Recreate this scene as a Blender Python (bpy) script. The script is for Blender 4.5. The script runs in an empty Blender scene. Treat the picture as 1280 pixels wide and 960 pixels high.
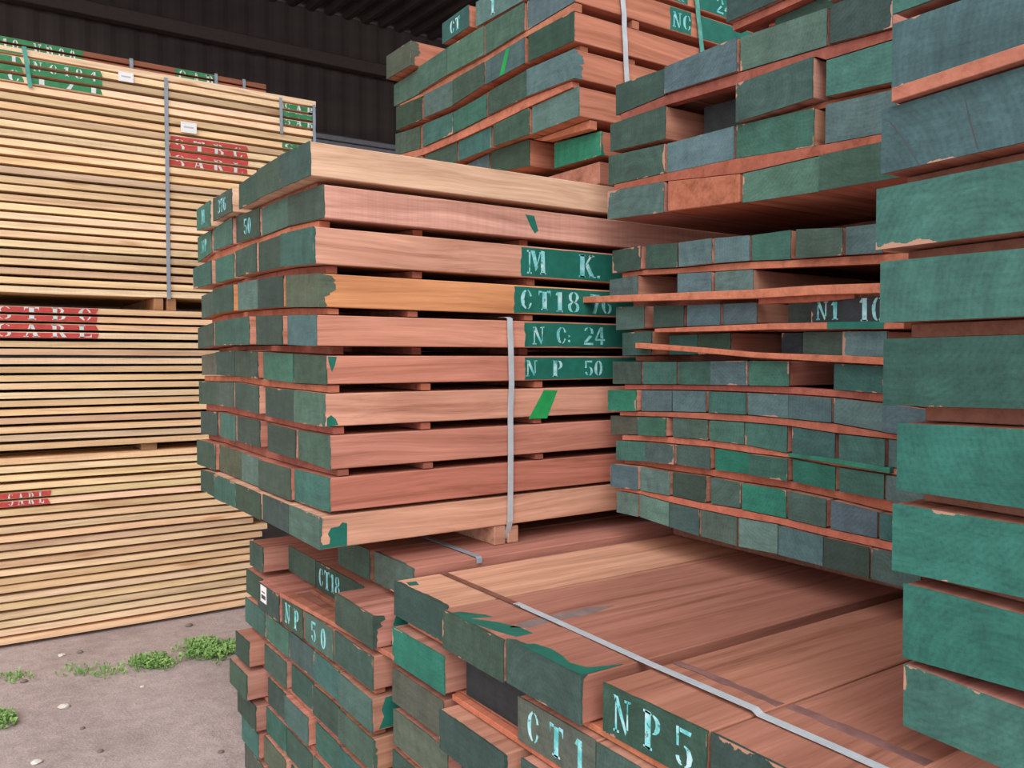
import bpy, bmesh, math, random
from mathutils import Vector
random.seed(7)
R = math.radians
SC = bpy.context.scene
COL = SC.collection

# ------------------------------------------------------------------ camera, sky, sun, exposure
EYE = 1.65
F = 1046.0
YAW = R(55.8)
PITCH = math.atan(33 / F)
cam_d = bpy.data.cameras.new('camera'); cam = bpy.data.objects.new('camera', cam_d); COL.objects.link(cam)
cam_d.sensor_width = 36; cam_d.lens = F / 1280 * 36; cam_d.clip_start = .02; cam_d.clip_end = 200
cam.location = (0, 0, EYE)
cam.rotation_euler = (R(90) - PITCH, 0, YAW - R(90))
SC.camera = cam
SC.view_settings.view_transform = 'Standard'; SC.view_settings.look = 'None'
SC.view_settings.gamma = 1; SC.view_settings.exposure = 0.78; SC.view_settings.use_curve_mapping = False
w = bpy.data.worlds.new('overcast_sky'); SC.world = w; w.use_nodes = True
bg = w.node_tree.nodes['Background']; bg.inputs[0].default_value = (.93, .97, 1.0, 1); bg.inputs[1].default_value = 1.05
sun_d = bpy.data.lights.new('sun', 'SUN'); sun_d.energy = 1.15; sun_d.angle = R(50); sun_d.color = (1, .97, .93)
sun = bpy.data.objects.new('sun', sun_d); COL.objects.link(sun)
sun.rotation_euler = Vector((-.62, -.75, .85)).to_track_quat('Z', 'Y').to_euler()

FW = Vector((math.cos(YAW) * math.cos(PITCH), math.sin(YAW) * math.cos(PITCH), -math.sin(PITCH)))
RT = Vector((math.sin(YAW), -math.cos(YAW), 0)); UP = RT.cross(FW)
def ray(x, y): return FW + RT * ((x - 640) / F) + UP * ((480 - y) / F)
def on_axis(x, y, ax, val):
    d = ray(x, y); o = (0, 0, EYE); t = (val - o[ax]) / d[ax]
    return Vector((o[0] + d[0] * t, o[1] + d[1] * t, o[2] + d[2] * t))
def on_u(x, y, u): return on_axis(x, y, 0, u)
def on_v(x, y, v): return on_axis(x, y, 1, v)
def on_z(x, y, z): return on_axis(x, y, 2, z)

# ------------------------------------------------------------------ materials
def srgb(r, g, b):
    f = lambda c: (c / 255 / 12.92) if c / 255 <= .04045 else ((c / 255 + .055) / 1.055) ** 2.4
    return (f(r), f(g), f(b), 1)
class NT:
    def __init__(s, name):
        s.m = bpy.data.materials.new(name); s.m.use_nodes = True; s.t = s.m.node_tree
        s.b = s.t.nodes['Principled BSDF']; s.b.inputs['Roughness'].default_value = .85
        s.b.inputs['Specular IOR Level'].default_value = .25
    def n(s, typ, **k):
        nd = s.t.nodes.new(typ)
        for a, v in k.items():
            if a.startswith('_'): setattr(nd, a[1:], v)
            else: nd.inputs[a.replace('__', ' ')].default_value = v
        return nd
    def l(s, a, b): s.t.links.new(a, b)
    def coords(s, scale, loc=(0, 0, 0)):
        tc = s.n('ShaderNodeTexCoord'); oi = s.n('ShaderNodeObjectInfo')
        mul = s.n('ShaderNodeMath', _operation='MULTIPLY'); s.l(oi.outputs['Random'], mul.inputs[0]); mul.inputs[1].default_value = 60
        ad = s.n('ShaderNodeVectorMath', _operation='ADD'); s.l(tc.outputs['Object'], ad.inputs[0]); s.l(mul.outputs[0], ad.inputs[1])
        mp = s.n('ShaderNodeMapping'); mp.inputs['Scale'].default_value = scale; s.l(ad.outputs[0], mp.inputs[0])
        return mp.outputs[0]
    def noise(s, vec, scale, detail=4, rough=.6, dist=0):
        nd = s.n('ShaderNodeTexNoise', Scale=scale, Detail=detail, Roughness=rough, Distortion=dist); s.l(vec, nd.inputs['Vector']); return nd.outputs['Fac']
    def ramp(s, fac, pts):
        nd = s.n('ShaderNodeValToRGB'); e = nd.color_ramp.elements
        while len(e) < len(pts): e.new(.5)
        for q, (p, c) in zip(e, pts): q.position = p; q.color = c if len(c) == 4 else (*c, 1)
        s.l(fac, nd.inputs[0]); return nd.outputs[0]
    def mix(s, a, b, fac, mode='MIX'):
        nd = s.n('ShaderNodeMix', _data_type='RGBA', _blend_type=mode)
        for src, i in ((fac, 0), (a, 6), (b, 7)):
            if hasattr(src, 'links') or hasattr(src, 'is_linked'): s.l(src, nd.inputs[i])
            else: nd.inputs[i].default_value = src
        return nd.outputs[2]
    def math(s, op, a, b=None):
        nd = s.n('ShaderNodeMath', _operation=op)
        for i, q in enumerate((a, b)):
            if q is None: continue
            if isinstance(q, (int, float)): nd.inputs[i].default_value = q
            else: s.l(q, nd.inputs[i])
        return nd.outputs[0]
    def bump(s, h, strength, dist=.002):
        nd = s.n('ShaderNodeBump', Strength=strength, Distance=dist); s.l(h, nd.inputs['Height']); s.l(nd.outputs[0], s.b.inputs['Normal'])
    def out(s, c): s.l(c, s.b.inputs['Base Color']); return s.m
def g3(v): return (v, v, v, 1)

def wood_mat(name, k=1.0, sawn=.5, sat=.95, tnt=(.99, 1.02, .97, 1)):
    m = NT(name); oi = m.n('ShaderNodeObjectInfo')
    base = m.coords((1, 1, 1))
    wn = m.n('ShaderNodeTexNoise', Scale=1.3, Detail=2); m.l(base, wn.inputs['Vector'])
    wv = m.n('ShaderNodeVectorMath', _operation='MULTIPLY_ADD'); m.l(wn.outputs['Color'], wv.inputs[0]); wv.inputs[1].default_value = (0, .07, .07); m.l(base, wv.inputs[2])
    def sc(v):
        mp = m.n('ShaderNodeMapping'); mp.inputs['Scale'].default_value = v; m.l(wv.outputs[0], mp.inputs[0]); return mp.outputs[0]
    streak = m.noise(sc((.8, 26, 26)), 1, 6, .68, .5); fine = m.noise(sc((4, 130, 130)), 1, 3, .6); blot = m.noise(sc((1.4, 5, 5)), 1.3, 5, .6)
    saw = m.noise(sc((90, 2.5, 2.5)), 1, 4, .6, .3)
    hs = m.n('ShaderNodeHueSaturation', Saturation=sat); m.l(oi.outputs['Color'], hs.inputs['Color'])
    tint = m.mix(hs.outputs[0], tnt, 1.0, 'MULTIPLY')
    c = m.mix(tint, m.ramp(streak, [(.3, (.58, .5, .47)), (.42, (.86, .82, .8)), (.53, g3(1.02)), (.7, (1.22, 1.25, 1.26))]), k, 'MULTIPLY')
    c = m.mix(c, m.ramp(fine, [(.3, g3(.88)), (.7, g3(1.08))]), k, 'MULTIPLY')
    c = m.mix(c, m.ramp(blot, [(.3, (.84, .8, .79)), (.52, g3(1)), (.78, (1.12, 1.13, 1.14))]), .9, 'MULTIPLY')
    if name == 'pine_wood':
        kv = m.n('ShaderNodeTexVoronoi', Scale=1.0); km = m.n('ShaderNodeMapping'); km.inputs['Scale'].default_value = (1.7, 9, 9); m.l(wv.outputs[0], km.inputs[0]); m.l(km.outputs[0], kv.inputs['Vector'])
        c = m.mix(c, m.ramp(kv.outputs['Distance'], [(.0, (.55, .4, .3)), (.09, (.66, .5, .4)), (.17, g3(1)), (1, g3(1))]), .8, 'MULTIPLY')
    on = m.math('MULTIPLY', m.math('GREATER_THAN', m.math('FRACT', m.math('MULTIPLY', oi.outputs['Random'], 7.3)), .84), sawn)
    c = m.mix(c, m.ramp(saw, [(.35, g3(.86)), (.6, g3(1.05))]), on, 'MULTIPLY')
    h = fine; m.bump(h, .3)
    return m.out(c)
M_WOOD = wood_mat('sapelli_wood')
M_STICK = wood_mat('spacer_wood', .8, .2)
M_PINE = wood_mat('pine_wood', .72, .3, .94, (1.19, 1.14, 1.07, 1))

def paint_end_mat():
    m = NT('end_sealing_paint'); oi = m.n('ShaderNodeObjectInfo')
    tc = m.n('ShaderNodeTexCoord')
    uA = m.n('ShaderNodeUVMap', _uv_map='lower'); uB = m.n('ShaderNodeUVMap', _uv_map='upper')
    sa = m.n('ShaderNodeSeparateXYZ'); sb = m.n('ShaderNodeSeparateXYZ'); m.l(uA.outputs[0], sa.inputs[0]); m.l(uB.outputs[0], sb.inputs[0])
    d = m.math('MINIMUM', m.math('MINIMUM', sa.outputs[0], sa.outputs[1]), m.math('MINIMUM', sb.outputs[0], sb.outputs[1]))
    n1 = m.noise(m.coords((1, 1, 1)), 28, 5, .65); n2 = m.noise(m.coords((1, 1, 1)), 7, 3, .5)
    # wear along the edges, its own shape
    th = m.math('ADD', m.math('MULTIPLY', m.math('SUBTRACT', n1, .52), .03), m.math('MULTIPLY', m.math('SUBTRACT', n2, .66), .06))
    chip = m.math('GREATER_THAN', m.math('ADD', th, m.math('MULTIPLY', oi.outputs['Random'], .004)), d)
    flake = m.math('GREATER_THAN', m.noise(m.coords((1, 1, 1)), 16, 6, .7), .77)
    mask = m.math('MAXIMUM', chip, flake)
    # growth rings showing through the paint
    rv = m.coords((1, 1, 1)); wv = m.n('ShaderNodeTexWave', _wave_type='RINGS', _rings_direction='X', Scale=9, Distortion=1.6, Detail=4); wv.inputs['Detail Scale'].default_value = 3
    sc2 = m.n('ShaderNodeMapping'); sc2.inputs['Location'].default_value = (0, .21, -.13); m.l(tc.outputs['Object'], sc2.inputs[0]); m.l(sc2.outputs[0], wv.inputs['Vector'])
    saw = m.n('ShaderNodeMapping'); saw.inputs['Scale'].default_value = (4, 9, 60); m.l(rv, saw.inputs[0])
    rr_ = m.n('ShaderNodeCombineXYZ'); m.l(m.math('ADD', m.math('MULTIPLY', oi.outputs['Random'], 1.5), -.2), rr_.inputs[0]); m.l(rr_.outputs[0], saw.inputs['Rotation'])
    cc_ = m.n('ShaderNodeCombineXYZ'); f1 = m.math('FRACT', m.math('MULTIPLY', oi.outputs['Random'], 5.7)); f2 = m.math('FRACT', m.math('MULTIPLY', oi.outputs['Random'], 11.3))
    m.l(m.math('ADD', m.math('MULTIPLY', f1, .4), -.2), cc_.inputs[1]); m.l(m.math('ADD', m.math('MULTIPLY', f2, .3), -.22), cc_.inputs[2]); m.l(cc_.outputs[0], sc2.inputs['Location'])
    sn = m.noise(saw.outputs[0], 1, 5, .75, .8)
    blot = m.noise(m.coords((1, 1, 1)), 14, 6, .7)
    pores = m.noise(m.coords((1, 1, 1)), 170, 3, .7)
    w2 = m.n('ShaderNodeTexWave', _wave_type='RINGS', _rings_direction='X', Scale=34, Distortion=2.2, Detail=5); w2.inputs['Detail Scale'].default_value = 2.5; w2.inputs['Detail Roughness'].default_value = .75; m.l(sc2.outputs[0], w2.inputs['Vector'])
    drag = m.noise(m.coords((4, 30, 4)), 1, 4, .6)
    c = m.mix(oi.outputs['Color'], m.ramp(wv.outputs['Fac'], [(.1, g3(.93)), (.8, g3(1.03))]), m.math('MULTIPLY', m.math('GREATER_THAN', oi.outputs['Random'], .45), .8), 'MULTIPLY')
    c = m.mix(c, m.ramp(sn, [(.3, g3(.8)), (.5, g3(1)), (.7, g3(1.2))]), .9, 'MULTIPLY')
    c = m.mix(c, m.ramp(blot, [(.3, g3(.78)), (.7, g3(1.18))]), 1.0, 'MULTIPLY')
    c = m.mix(c, m.ramp(drag, [(.35, (.9, .88, .86)), (.7, (1.07, 1.1, 1.1))]), .8, 'MULTIPLY')
    c = m.mix(c, m.ramp(w2.outputs['Fac'], [(.1, g3(.92)), (.5, g3(1)), (.9, g3(1.04))]), .7, 'MULTIPLY')
    c = m.mix(c, m.ramp(pores, [(.34, g3(.8)), (.5, g3(1)), (.7, g3(1.08))]), .8, 'MULTIPLY')
    c = m.mix(c, srgb(186, 136, 114), m.math('MULTIPLY', mask, .85))
    m.bump(sn, .35, .001)
    m.b.inputs['Roughness'].default_value = .6
    return m.out(c)
M_PAINT = paint_end_mat()
def patch_mat(name, col, amt=.2, rough=.6):
    m = NT(name); n1 = m.noise(m.coords((1, 1, 1)), 22, 5, .65); m.b.inputs['Roughness'].default_value = rough
    c = m.mix(srgb(*col), m.ramp(n1, [(.3, g3(1 - amt)), (.7, g3(1 + amt))]), 1.0, 'MULTIPLY'); return m.out(c)
M_GREENP = patch_mat('green_brand_paint', (32, 104, 90)); M_LIME = patch_mat('green_slash_paint', (38, 150, 82))
M_LET = None; M_LETW = patch_mat('stencil_paint_white', (212, 214, 212), .18)
def let_mat():
    m = NT('stencil_paint_blue'); n = m.noise(m.coords((1, 1, 1)), 30, 5, .65); n2 = m.noise(m.coords((1, 1, 1)), 70, 4, .7)
    c = m.ramp(n, [(.36, srgb(84, 176, 176)), (.5, srgb(134, 204, 208)), (.66, srgb(196, 222, 226))])
    c = m.mix(c, srgb(58, 108, 98), m.math('MULTIPLY', m.math('GREATER_THAN', n2, .62), .8)); return m.out(c)
M_LET = let_mat()
M_RED = patch_mat('red_brand_paint', (190, 72, 68)); M_LGREEN = patch_mat('board_green_paint', (58, 128, 84))
M_BAND = patch_mat('strapping_band', (178, 184, 190), .12, .45); M_BANDT = patch_mat('painted_band', (86, 158, 146), .3, .5)
M_STEEL = patch_mat('steel_band', (140, 150, 162), .12, .4); M_RUST = patch_mat('rusty_band', (126, 84, 70), .35, .6)
M_PAPER = patch_mat('paper', (235, 232, 232), .04); M_INK = patch_mat('ink', (70, 70, 76), .1)
M_GRIME = patch_mat('grime', (112, 84, 82), .3, .9)
M_STONE = patch_mat('stone', (165, 158, 152), .2, .9); M_CONC = patch_mat('concrete_block', (112, 110, 108), .2, .9)
def ground_mat():
    m = NT('packed_dirt'); tc = m.n('ShaderNodeTexCoord'); v = tc.outputs['Object']
    a = m.noise(v, 1.1, 6, .6); b = m.noise(v, 14, 6, .7); c3 = m.noise(v, 90, 3, .6)
    sx = m.n('ShaderNodeSeparateXYZ'); m.l(v, sx.inputs[0])
    c = m.ramp(a, [(.3, srgb(160, 145, 143)), (.5, srgb(184, 168, 166)), (.7, srgb(196, 181, 179))])
    # darker loose soil nearer the pine piles, with a ragged border
    edge = m.math('ADD', sx.outputs[1], m.math('MULTIPLY', m.math('SUBTRACT', b, .5), 1.2))
    e = m.math('MULTIPLY', m.math('SUBTRACT', edge, 4.35), 1.6); cl = m.n('ShaderNodeClamp'); m.l(e, cl.inputs[0])
    c = m.mix(c, srgb(122, 105, 96), m.math('MULTIPLY', cl.outputs[0], .75))
    c = m.mix(c, m.ramp(b, [(.3, g3(.8)), (.7, g3(1.14))]), 1.0, 'MULTIPLY')
    c = m.mix(c, m.ramp(c3, [(.3, g3(.84)), (.7, g3(1.14))]), 1.0, 'MULTIPLY')
    m.bump(m.math('ADD', b, m.math('MULTIPLY', c3, .4)), .5, .02); return m.out(c)
M_GROUND = ground_mat()
def shed_mat():
    m = NT('dark_corrugated_sheet'); n = m.noise(m.coords((.4, .4, 1.4)), 1.5, 4); c = m.ramp(n, [(.3, srgb(66, 58, 56)), (.7, srgb(80, 70, 66))]); return m.out(c)
M_SHED = shed_mat()
M_GIRT = patch_mat('dark_steelwork', (78, 66, 62), .15); M_GALV = patch_mat('galvanised_rail', (124, 122, 128), .15, .5)
def leaf_mat():
    m = NT('weed_leaves'); oi = m.noise(m.n('ShaderNodeTexCoord').outputs['Object'], 9, 3)
    return m.out(m.ramp(oi, [(.3, srgb(104, 146, 78)), (.7, srgb(156, 192, 116))]))
M_LEAF = leaf_mat()

# ------------------------------------------------------------------ object helpers
def link(name, bm, mat, parent=None, loc=None, smooth=False):
    me = bpy.data.meshes.new(name); bmesh.ops.recalc_face_normals(bm, faces=bm.faces); bm.to_mesh(me); bm.free(); me.materials.append(mat)
    o = bpy.data.objects.new(name, me); COL.objects.link(o)
    if loc is not None: o.location = loc
    if parent is not None: o.parent = parent
    if smooth:
        for p in me.polygons: p.use_smooth = True
    return o
def tag(o, label, cat, group=None, kind=None):
    if label: o['label'] = label
    if cat: o['category'] = cat
    if group: o['group'] = group
    if kind: o['kind'] = kind
    return o
def box(bm, a, b):
    vs = [bm.verts.new((x, y, z)) for x in (a[0], b[0]) for y in (a[1], b[1]) for z in (a[2], b[2])]
    for f in ((0, 1, 3, 2), (4, 6, 7, 5), (0, 4, 5, 1), (2, 3, 7, 6), (0, 2, 6, 4), (1, 5, 7, 3)): bm.faces.new([vs[i] for i in f])
def bevel(bm, r): bmesh.ops.bevel(bm, geom=list(bm.edges), offset=r, segments=1, affect='EDGES', profile=.5)
def prism(bm, sec, u0, u1):
    a = [bm.verts.new((u0, p[0], p[1])) for p in sec]; b = [bm.verts.new((u1, p[0], p[1])) for p in sec]; n = len(sec)
    bm.faces.new(a); bm.faces.new(b[::-1])
    for i in range(n): bm.faces.new((a[i], a[(i + 1) % n], b[(i + 1) % n], b[i]))

# ------------------------------------------------------------------ stencil lettering
def rc(x0, y0, x1, y1): return [(x0, y0), (x1, y0), (x1, y1), (x0, y1)]
def cr(cx, cy, rx, ry, a0, a1, t, n=9):
    P = []
    for i in range(n): a = R(a0 + (a1 - a0) * i / (n - 1)); P.append((cx + rx * math.cos(a), cy + ry * math.sin(a)))
    for i in range(n - 1, -1, -1): a = R(a0 + (a1 - a0) * i / (n - 1)); P.append((cx + (rx - t) * math.cos(a), cy + (ry - t * .3) * math.sin(a)))
    return P
GL = {
 'M': (.78, [rc(0, 0, .2, .07), rc(.07, 0, .13, 1), rc(0, .93, .15, 1), [(.15, 1), (.3, 1), (.44, .3), (.36, .12)], [(.4, .25), (.58, .95), (.52, .95), (.36, .2)], rc(.58, 0, .73, 1), rc(.54, 0, .78, .07)]),
 'N': (.66, [rc(0, 0, .2, .07), rc(.07, .0, .12, .96), [(.0, 1), (.18, 1), (.5, .12), (.46, .0)], rc(.5, .2, .55, 1), rc(.42, .93, .64, 1)]),
 'K': (.72, [rc(0, 0, .28, .07), rc(.05, 0, .23, 1), rc(0, .93, .28, 1), [(.29, .5), (.36, .62), (.6, 1), (.5, 1), (.28, .58)], [(.3, .48), (.4, .62), (.68, .05), (.5, 0)], rc(.46, 0, .74, .07), rc(.44, .93, .68, 1)]),
 'C': (.56, [cr(.3, .5, .3, .5, 105, 255, .17), cr(.3, .5, .25, .5, 20, 78, .09), cr(.3, .5, .25, .5, -78, -22, .09)]),
 'T': (.62, [rc(.21, 0, .41, .95), rc(.14, 0, .48, .06), [(0, 1), (.18, 1), (.18, .9), (.06, .88), (.02, .7)], [(.44, 1), (.62, 1), (.6, .7), (.56, .88), (.44, .9)]]),
 '1': (.36, [rc(.13, 0, .32, .97), [(0, .8), (.11, 1), (.11, .78)], rc(.06, 0, .38, .06)]),
 '8': (.56, [cr(.28, .74, .24, .26, 100, 260, .13), cr(.28, .74, .24, .26, -80, 80, .13), cr(.28, .25, .28, .26, 100, 260, .15), cr(.28, .25, .28, .26, -80, 80, .15)]),
 '7': (.52, [[(.0, 1), (.5, 1), (.5, .88), (.02, .86)], [(.36, .84), (.5, .84), (.3, 0), (.12, 0)], rc(0, .66, .05, .84)]),
 '6': (.54, [cr(.28, .5, .28, .5, 110, 255, .15), cr(.28, .28, .24, .28, -80, 80, .12), cr(.28, .5, .24, .5, 35, 75, .08)]),
 '2': (.54, [cr(.27, .72, .26, .28, -20, 75, .13), cr(.27, .72, .26, .28, 105, 165, .1), [(.3, .52), (.46, .5), (.16, .14), (.02, .14)], rc(0, 0, .52, .11)]),
 '4': (.58, [rc(.3, 0, .46, .24), rc(.3, .36, .46, 1), rc(0, .25, .56, .34), [(.26, .95), (.28, .8), (.1, .36), (.02, .36)]]),
 'P': (.62, [rc(.05, 0, .25, 1), rc(0, 0, .3, .06), rc(0, .94, .28, 1), cr(.3, .72, .27, .27, -85, 85, .15)]),
 '5': (.54, [rc(.04, .52, .13, 1), [(.16, .88), (.48, .86), (.5, 1), (.16, 1)], cr(.26, .3, .27, .3, -75, 85, .14), cr(.26, .3, .24, .28, 190, 250, .12)]),
 '0': (.54, [cr(.27, .5, .27, .5, 100, 260, .16), cr(.27, .5, .27, .5, -80, 80, .16)]),
 '3': (.54, [cr(.25, .74, .24, .26, -75, 80, .13), cr(.25, .25, .27, .26, -80, 75, .14), cr(.25, .74, .24, .26, 105, 160, .1), cr(.25, .25, .25, .25, 200, 255, .1)]),
 'S': (.54, [cr(.27, .73, .27, .27, 95, 250, .14), cr(.27, .27, .27, .27, -85, 70, .14), cr(.27, .75, .25, .25, 20, 75, .07), cr(.27, .25, .25, .25, 200, 255, .07)]),
 'A': (.66, [[(.27, 1), (.34, 1), (.13, 0), (.07, 0)], [(.35, 1), (.42, .9), (.62, 0), (.42, 0), (.3, .72)], rc(0, 0, .2, .06), rc(.36, 0, .68, .06), rc(.2, .3, .4, .37)]),
 'R': (.66, [rc(.05, 0, .23, 1), rc(0, 0, .28, .06), rc(0, .94, .26, 1), cr(.27, .75, .27, .25, -85, 85, .14), [(.28, .48), (.42, .48), (.64, 0), (.45, 0)]]),
 'B': (.6, [rc(.05, 0, .23, 1), rc(0, 0, .25, .06), rc(0, .94, .25, 1), cr(.27, .76, .24, .24, -85, 85, .13), cr(.27, .26, .29, .26, -85, 85, .15)]),
 'L': (.58, [rc(.05, 0, .24, 1), rc(0, .94, .3, 1), rc(0, 0, .26, .06), [(.28, 0), (.56, 0), (.56, .3), (.5, .1), (.28, .07)]]),
 '.': (.16, [rc(0, 0, .11, .11)]), ':': (.18, [rc(.02, .1, .13, .22), rc(.02, .4, .13, .52)]), '-': (.5, [rc(.08, .1, .42, .3)]), ' ': (.4, []),
}
def text_polys(s, h, sp=.12):
    x = 0; P = []
    for ch in s:
        w_, polys = GL[ch]
        for p in polys: P.append([((x + q[0]) * h, q[1] * h) for q in p])
        x += w_ + sp
    return P, max((x - sp) * h, .001)
def clip_band(P, lo, hi):
    out = []
    for p in P:
        for lim, sgn in ((lo, 1), (hi, -1)):
            q = []
            for i in range(len(p)):
                a, b = p[i], p[(i + 1) % len(p)]; ia = sgn * (a[1] - lim) >= 0; ib = sgn * (b[1] - lim) >= 0
                if ia: q.append(a)
                if ia != ib:
                    t = (lim - a[1]) / (b[1] - a[1]); q.append((a[0] + (b[0] - a[0]) * t, lim))
            p = q
            if len(p) < 3: break
        if len(p) >= 3: out.append(p)
    return out
def wobble(P, a, rng):
    return [[(x + rng.uniform(-a, a), y + rng.uniform(-a, a)) for x, y in p] for p in P]
def flat(bm, P, fn, th=.0007):
    """P polygons in (right, up) -> fn(right, up, out) world/local point; thin coat of paint"""
    for p in P:
        a = [bm.verts.new(fn(x, y, th)) for x, y in p]; b = [bm.verts.new(fn(x, y, 0)) for x, y in p]
        try: bm.faces.new(a)
        except ValueError: continue
        for i in range(len(p)): bm.faces.new((a[i], a[(i + 1) % len(p)], b[(i + 1) % len(p)], b[i]))

# ------------------------------------------------------------------ beams
TONE = {'d': ((58, 80, 72), 'dark green'), 'k': ((50, 60, 60), 'blackish green'), 'm': ((74, 99, 90), 'mid green'), 't': ((60, 99, 90), 'teal green'),
        'p': ((92, 118, 110), 'pale grey-green'), 'g': ((40, 112, 94), 'bright green'), 'b': ((84, 108, 110), 'bluish grey-green'), 'o': ((88, 92, 80), 'brownish green'), 'r': (None, 'bare unpainted')}
ORD = ['first', 'second', 'third', 'fourth', 'fifth', 'sixth', 'seventh', 'eighth', 'ninth', 'tenth', 'eleventh', 'twelfth', 'thirteenth', 'fourteenth', 'fifteenth', 'sixteenth', 'seventeenth', 'eighteenth', 'nineteenth', 'twentieth', 'twenty-first', 'twenty-second', 'twenty-third', 'twenty-fourth', 'twenty-fifth', 'twenty-sixth', 'twenty-seventh', 'twenty-eighth', 'twenty-ninth', 'thirtieth']
WOODS = [(188, 130, 110), (178, 118, 98), (196, 140, 118), (184, 122, 104), (172, 114, 98)]
def jit(c, a, rng):
    k = 1 + rng.uniform(-a, a); return tuple(min(250, max(5, q * k + rng.uniform(-4, 4))) for q in c)

def cap_mesh(sec, bleed, rng):
    """coat of paint on the end of a beam; sec local corners BR? order: (v,z) low-right, high-right, high-left, low-left"""
    bm = bmesh.new(); e = .0006; n = 16
    cy = sum(p[0] for p in sec) / 4; cz = sum(p[1] for p in sec) / 4
    P = []; side = []
    for i in range(4):
        a, b = sec[i], sec[(i + 1) % 4]
        for k in range(n):
            t = k / n; y = a[0] + (b[0] - a[0]) * t; z = a[1] + (b[1] - a[1]) * t
            y += e * (1 if y > cy else -1); z += e * (1 if z > cz else -1)
            P.append((y, z)); side.append(i)
    fr = [bm.verts.new((-.0012, y, z)) for y, z in P]; ph = rng.uniform(0, 9); bk = []
    for i, (y, z) in enumerate(P):
        base = bleed.get(side[i], .003)
        if i == 0 or rng.random() < .3: lvl = rng.uniform(.25, 1.25)
        lvl2 = lvl + rng.uniform(-.12, .12); dpt = base * lvl2; bk.append(bm.verts.new((max(.0008, dpt), y, z)))
    f = bm.faces.new(fr)
    for i in range(len(P)): bm.faces.new((fr[i], fr[(i + 1) % len(P)], bk[(i + 1) % len(P)], bk[i]))
    l1 = bm.loops.layers.uv.new('lower'); l2 = bm.loops.layers.uv.new('upper')
    y0 = min(p[0] for p in sec); y1 = max(p[0] for p in sec); z0 = min(p[1] for p in sec); z1 = max(p[1] for p in sec)
    for fc in bm.faces:
        for lp in fc.loops:
            c = lp.vert.co
            if fc is f: lp[l1].uv = (c.y - y0, c.z - z0); lp[l2].uv = (y1 - c.y, z1 - c.z)
            else: lp[l1].uv = (.012, .012); lp[l2].uv = (.012, .012)
    # uv.x stored from the beam's own edges
    return bm

def beam(quad, u0, length, tone, label, group, rng, text=None, th=.55, sp=.16, tx=0, wood=None, bleed=None, inset=.0012, slash=False, paper=False, nm='squared_timber'):
    """quad: TL, TR, BL, BR as (v, z) on the end plane (left in view = larger v)"""
    TL, TR, BL, BR = quad
    sec = [(BR[0] + inset, BR[1] + inset), (TR[0] + inset, TR[1] - inset), (TL[0] - inset, TL[1] - inset), (BL[0] - inset, BL[1] + inset)]
    cy = sum(p[0] for p in sec) / 4; cz = sum(p[1] for p in sec) / 4
    loc = Vector((u0, cy, cz)); s2 = [(a - cy, b - cz) for a, b in sec]
    bm = bmesh.new(); prism(bm, s2, 0, length); bevel(bm, .0022)
    o = link(nm, bm, M_WOOD, None, loc)
    wc = wood or jit(rng.choice(WOODS), .06, rng); o.color = srgb(*wc)
    tag(o, label, 'timber beam', group)
    col, _ = TONE[tone]
    if col:
        bm = cap_mesh(s2, bleed or {}, rng); c = link('painted_end', bm, M_PAINT, o); c.color = srgb(*jit(col, .09, rng))
        par = c
    else: par = o
    W = abs(s2[2][0] - s2[1][0]); H = abs(s2[1][1] - s2[0][1])
    if text:
        P, tw = text_polys(text, H * th, sp); k = min(1.12, W * .9 / tw); tw *= k; P = [[(x * k, y) for x, y in p] for p in P]; k = 1
        P = wobble([[((x - tw / 2) * k + tx, y - H * th / 2) for x, y in p] for p in P], H * .012, rng)
        sl = ((s2[1][1] - s2[2][1]) + (s2[0][1] - s2[3][1])) / 2 / W
        bm = bmesh.new(); flat(bm, P, lambda x, y, t: (-.0013 - t, -x, y + sl * x))
        t = link('stencil_lettering', bm, M_LET, par); t['label'] = 'pale blue stencilled ' + text.strip()
    if slash:
        bm = bmesh.new(); flat(bm, [[(-.03, -H * .48), (.0, -H * .48), (.035, H * .45), (.012, H * .45)]], lambda x, y, t: (-.0013 - t, -x, y))
        link('paint_slash', bm, M_LIME, par)['label'] = 'bright green painted slash'
    if paper:
        bm = bmesh.new(); flat(bm, [rc(-W * .34, -.016, -W * .06, .042)], lambda x, y, t: (-.0013 - t, -x, y))
        pl = link('paper_label', bm, M_PAPER, par)
        bm = bmesh.new(); flat(bm, [rc(-W * .30, -.004, -W * .10, .010), rc(-W * .28, .018, -W * .13, .022)], lambda x, y, t: (-.0021 - t * .4, -x, y))
        link('printed_text', bm, M_INK, pl)['label'] = 'faint dark print'
    return o

def interp(L, x):
    if x <= L[0][0]:
        a, b = L[0], L[1]
    elif x >= L[-1][0]:
        a, b = L[-2], L[-1]
    else:
        for a, b in zip(L, L[1:]):
            if a[0] <= x <= b[0]: break
    if b[0] == a[0]: return a[1]
    return a[1] + (b[1] - a[1]) * (x - a[0]) / (b[0] - a[0])

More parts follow.
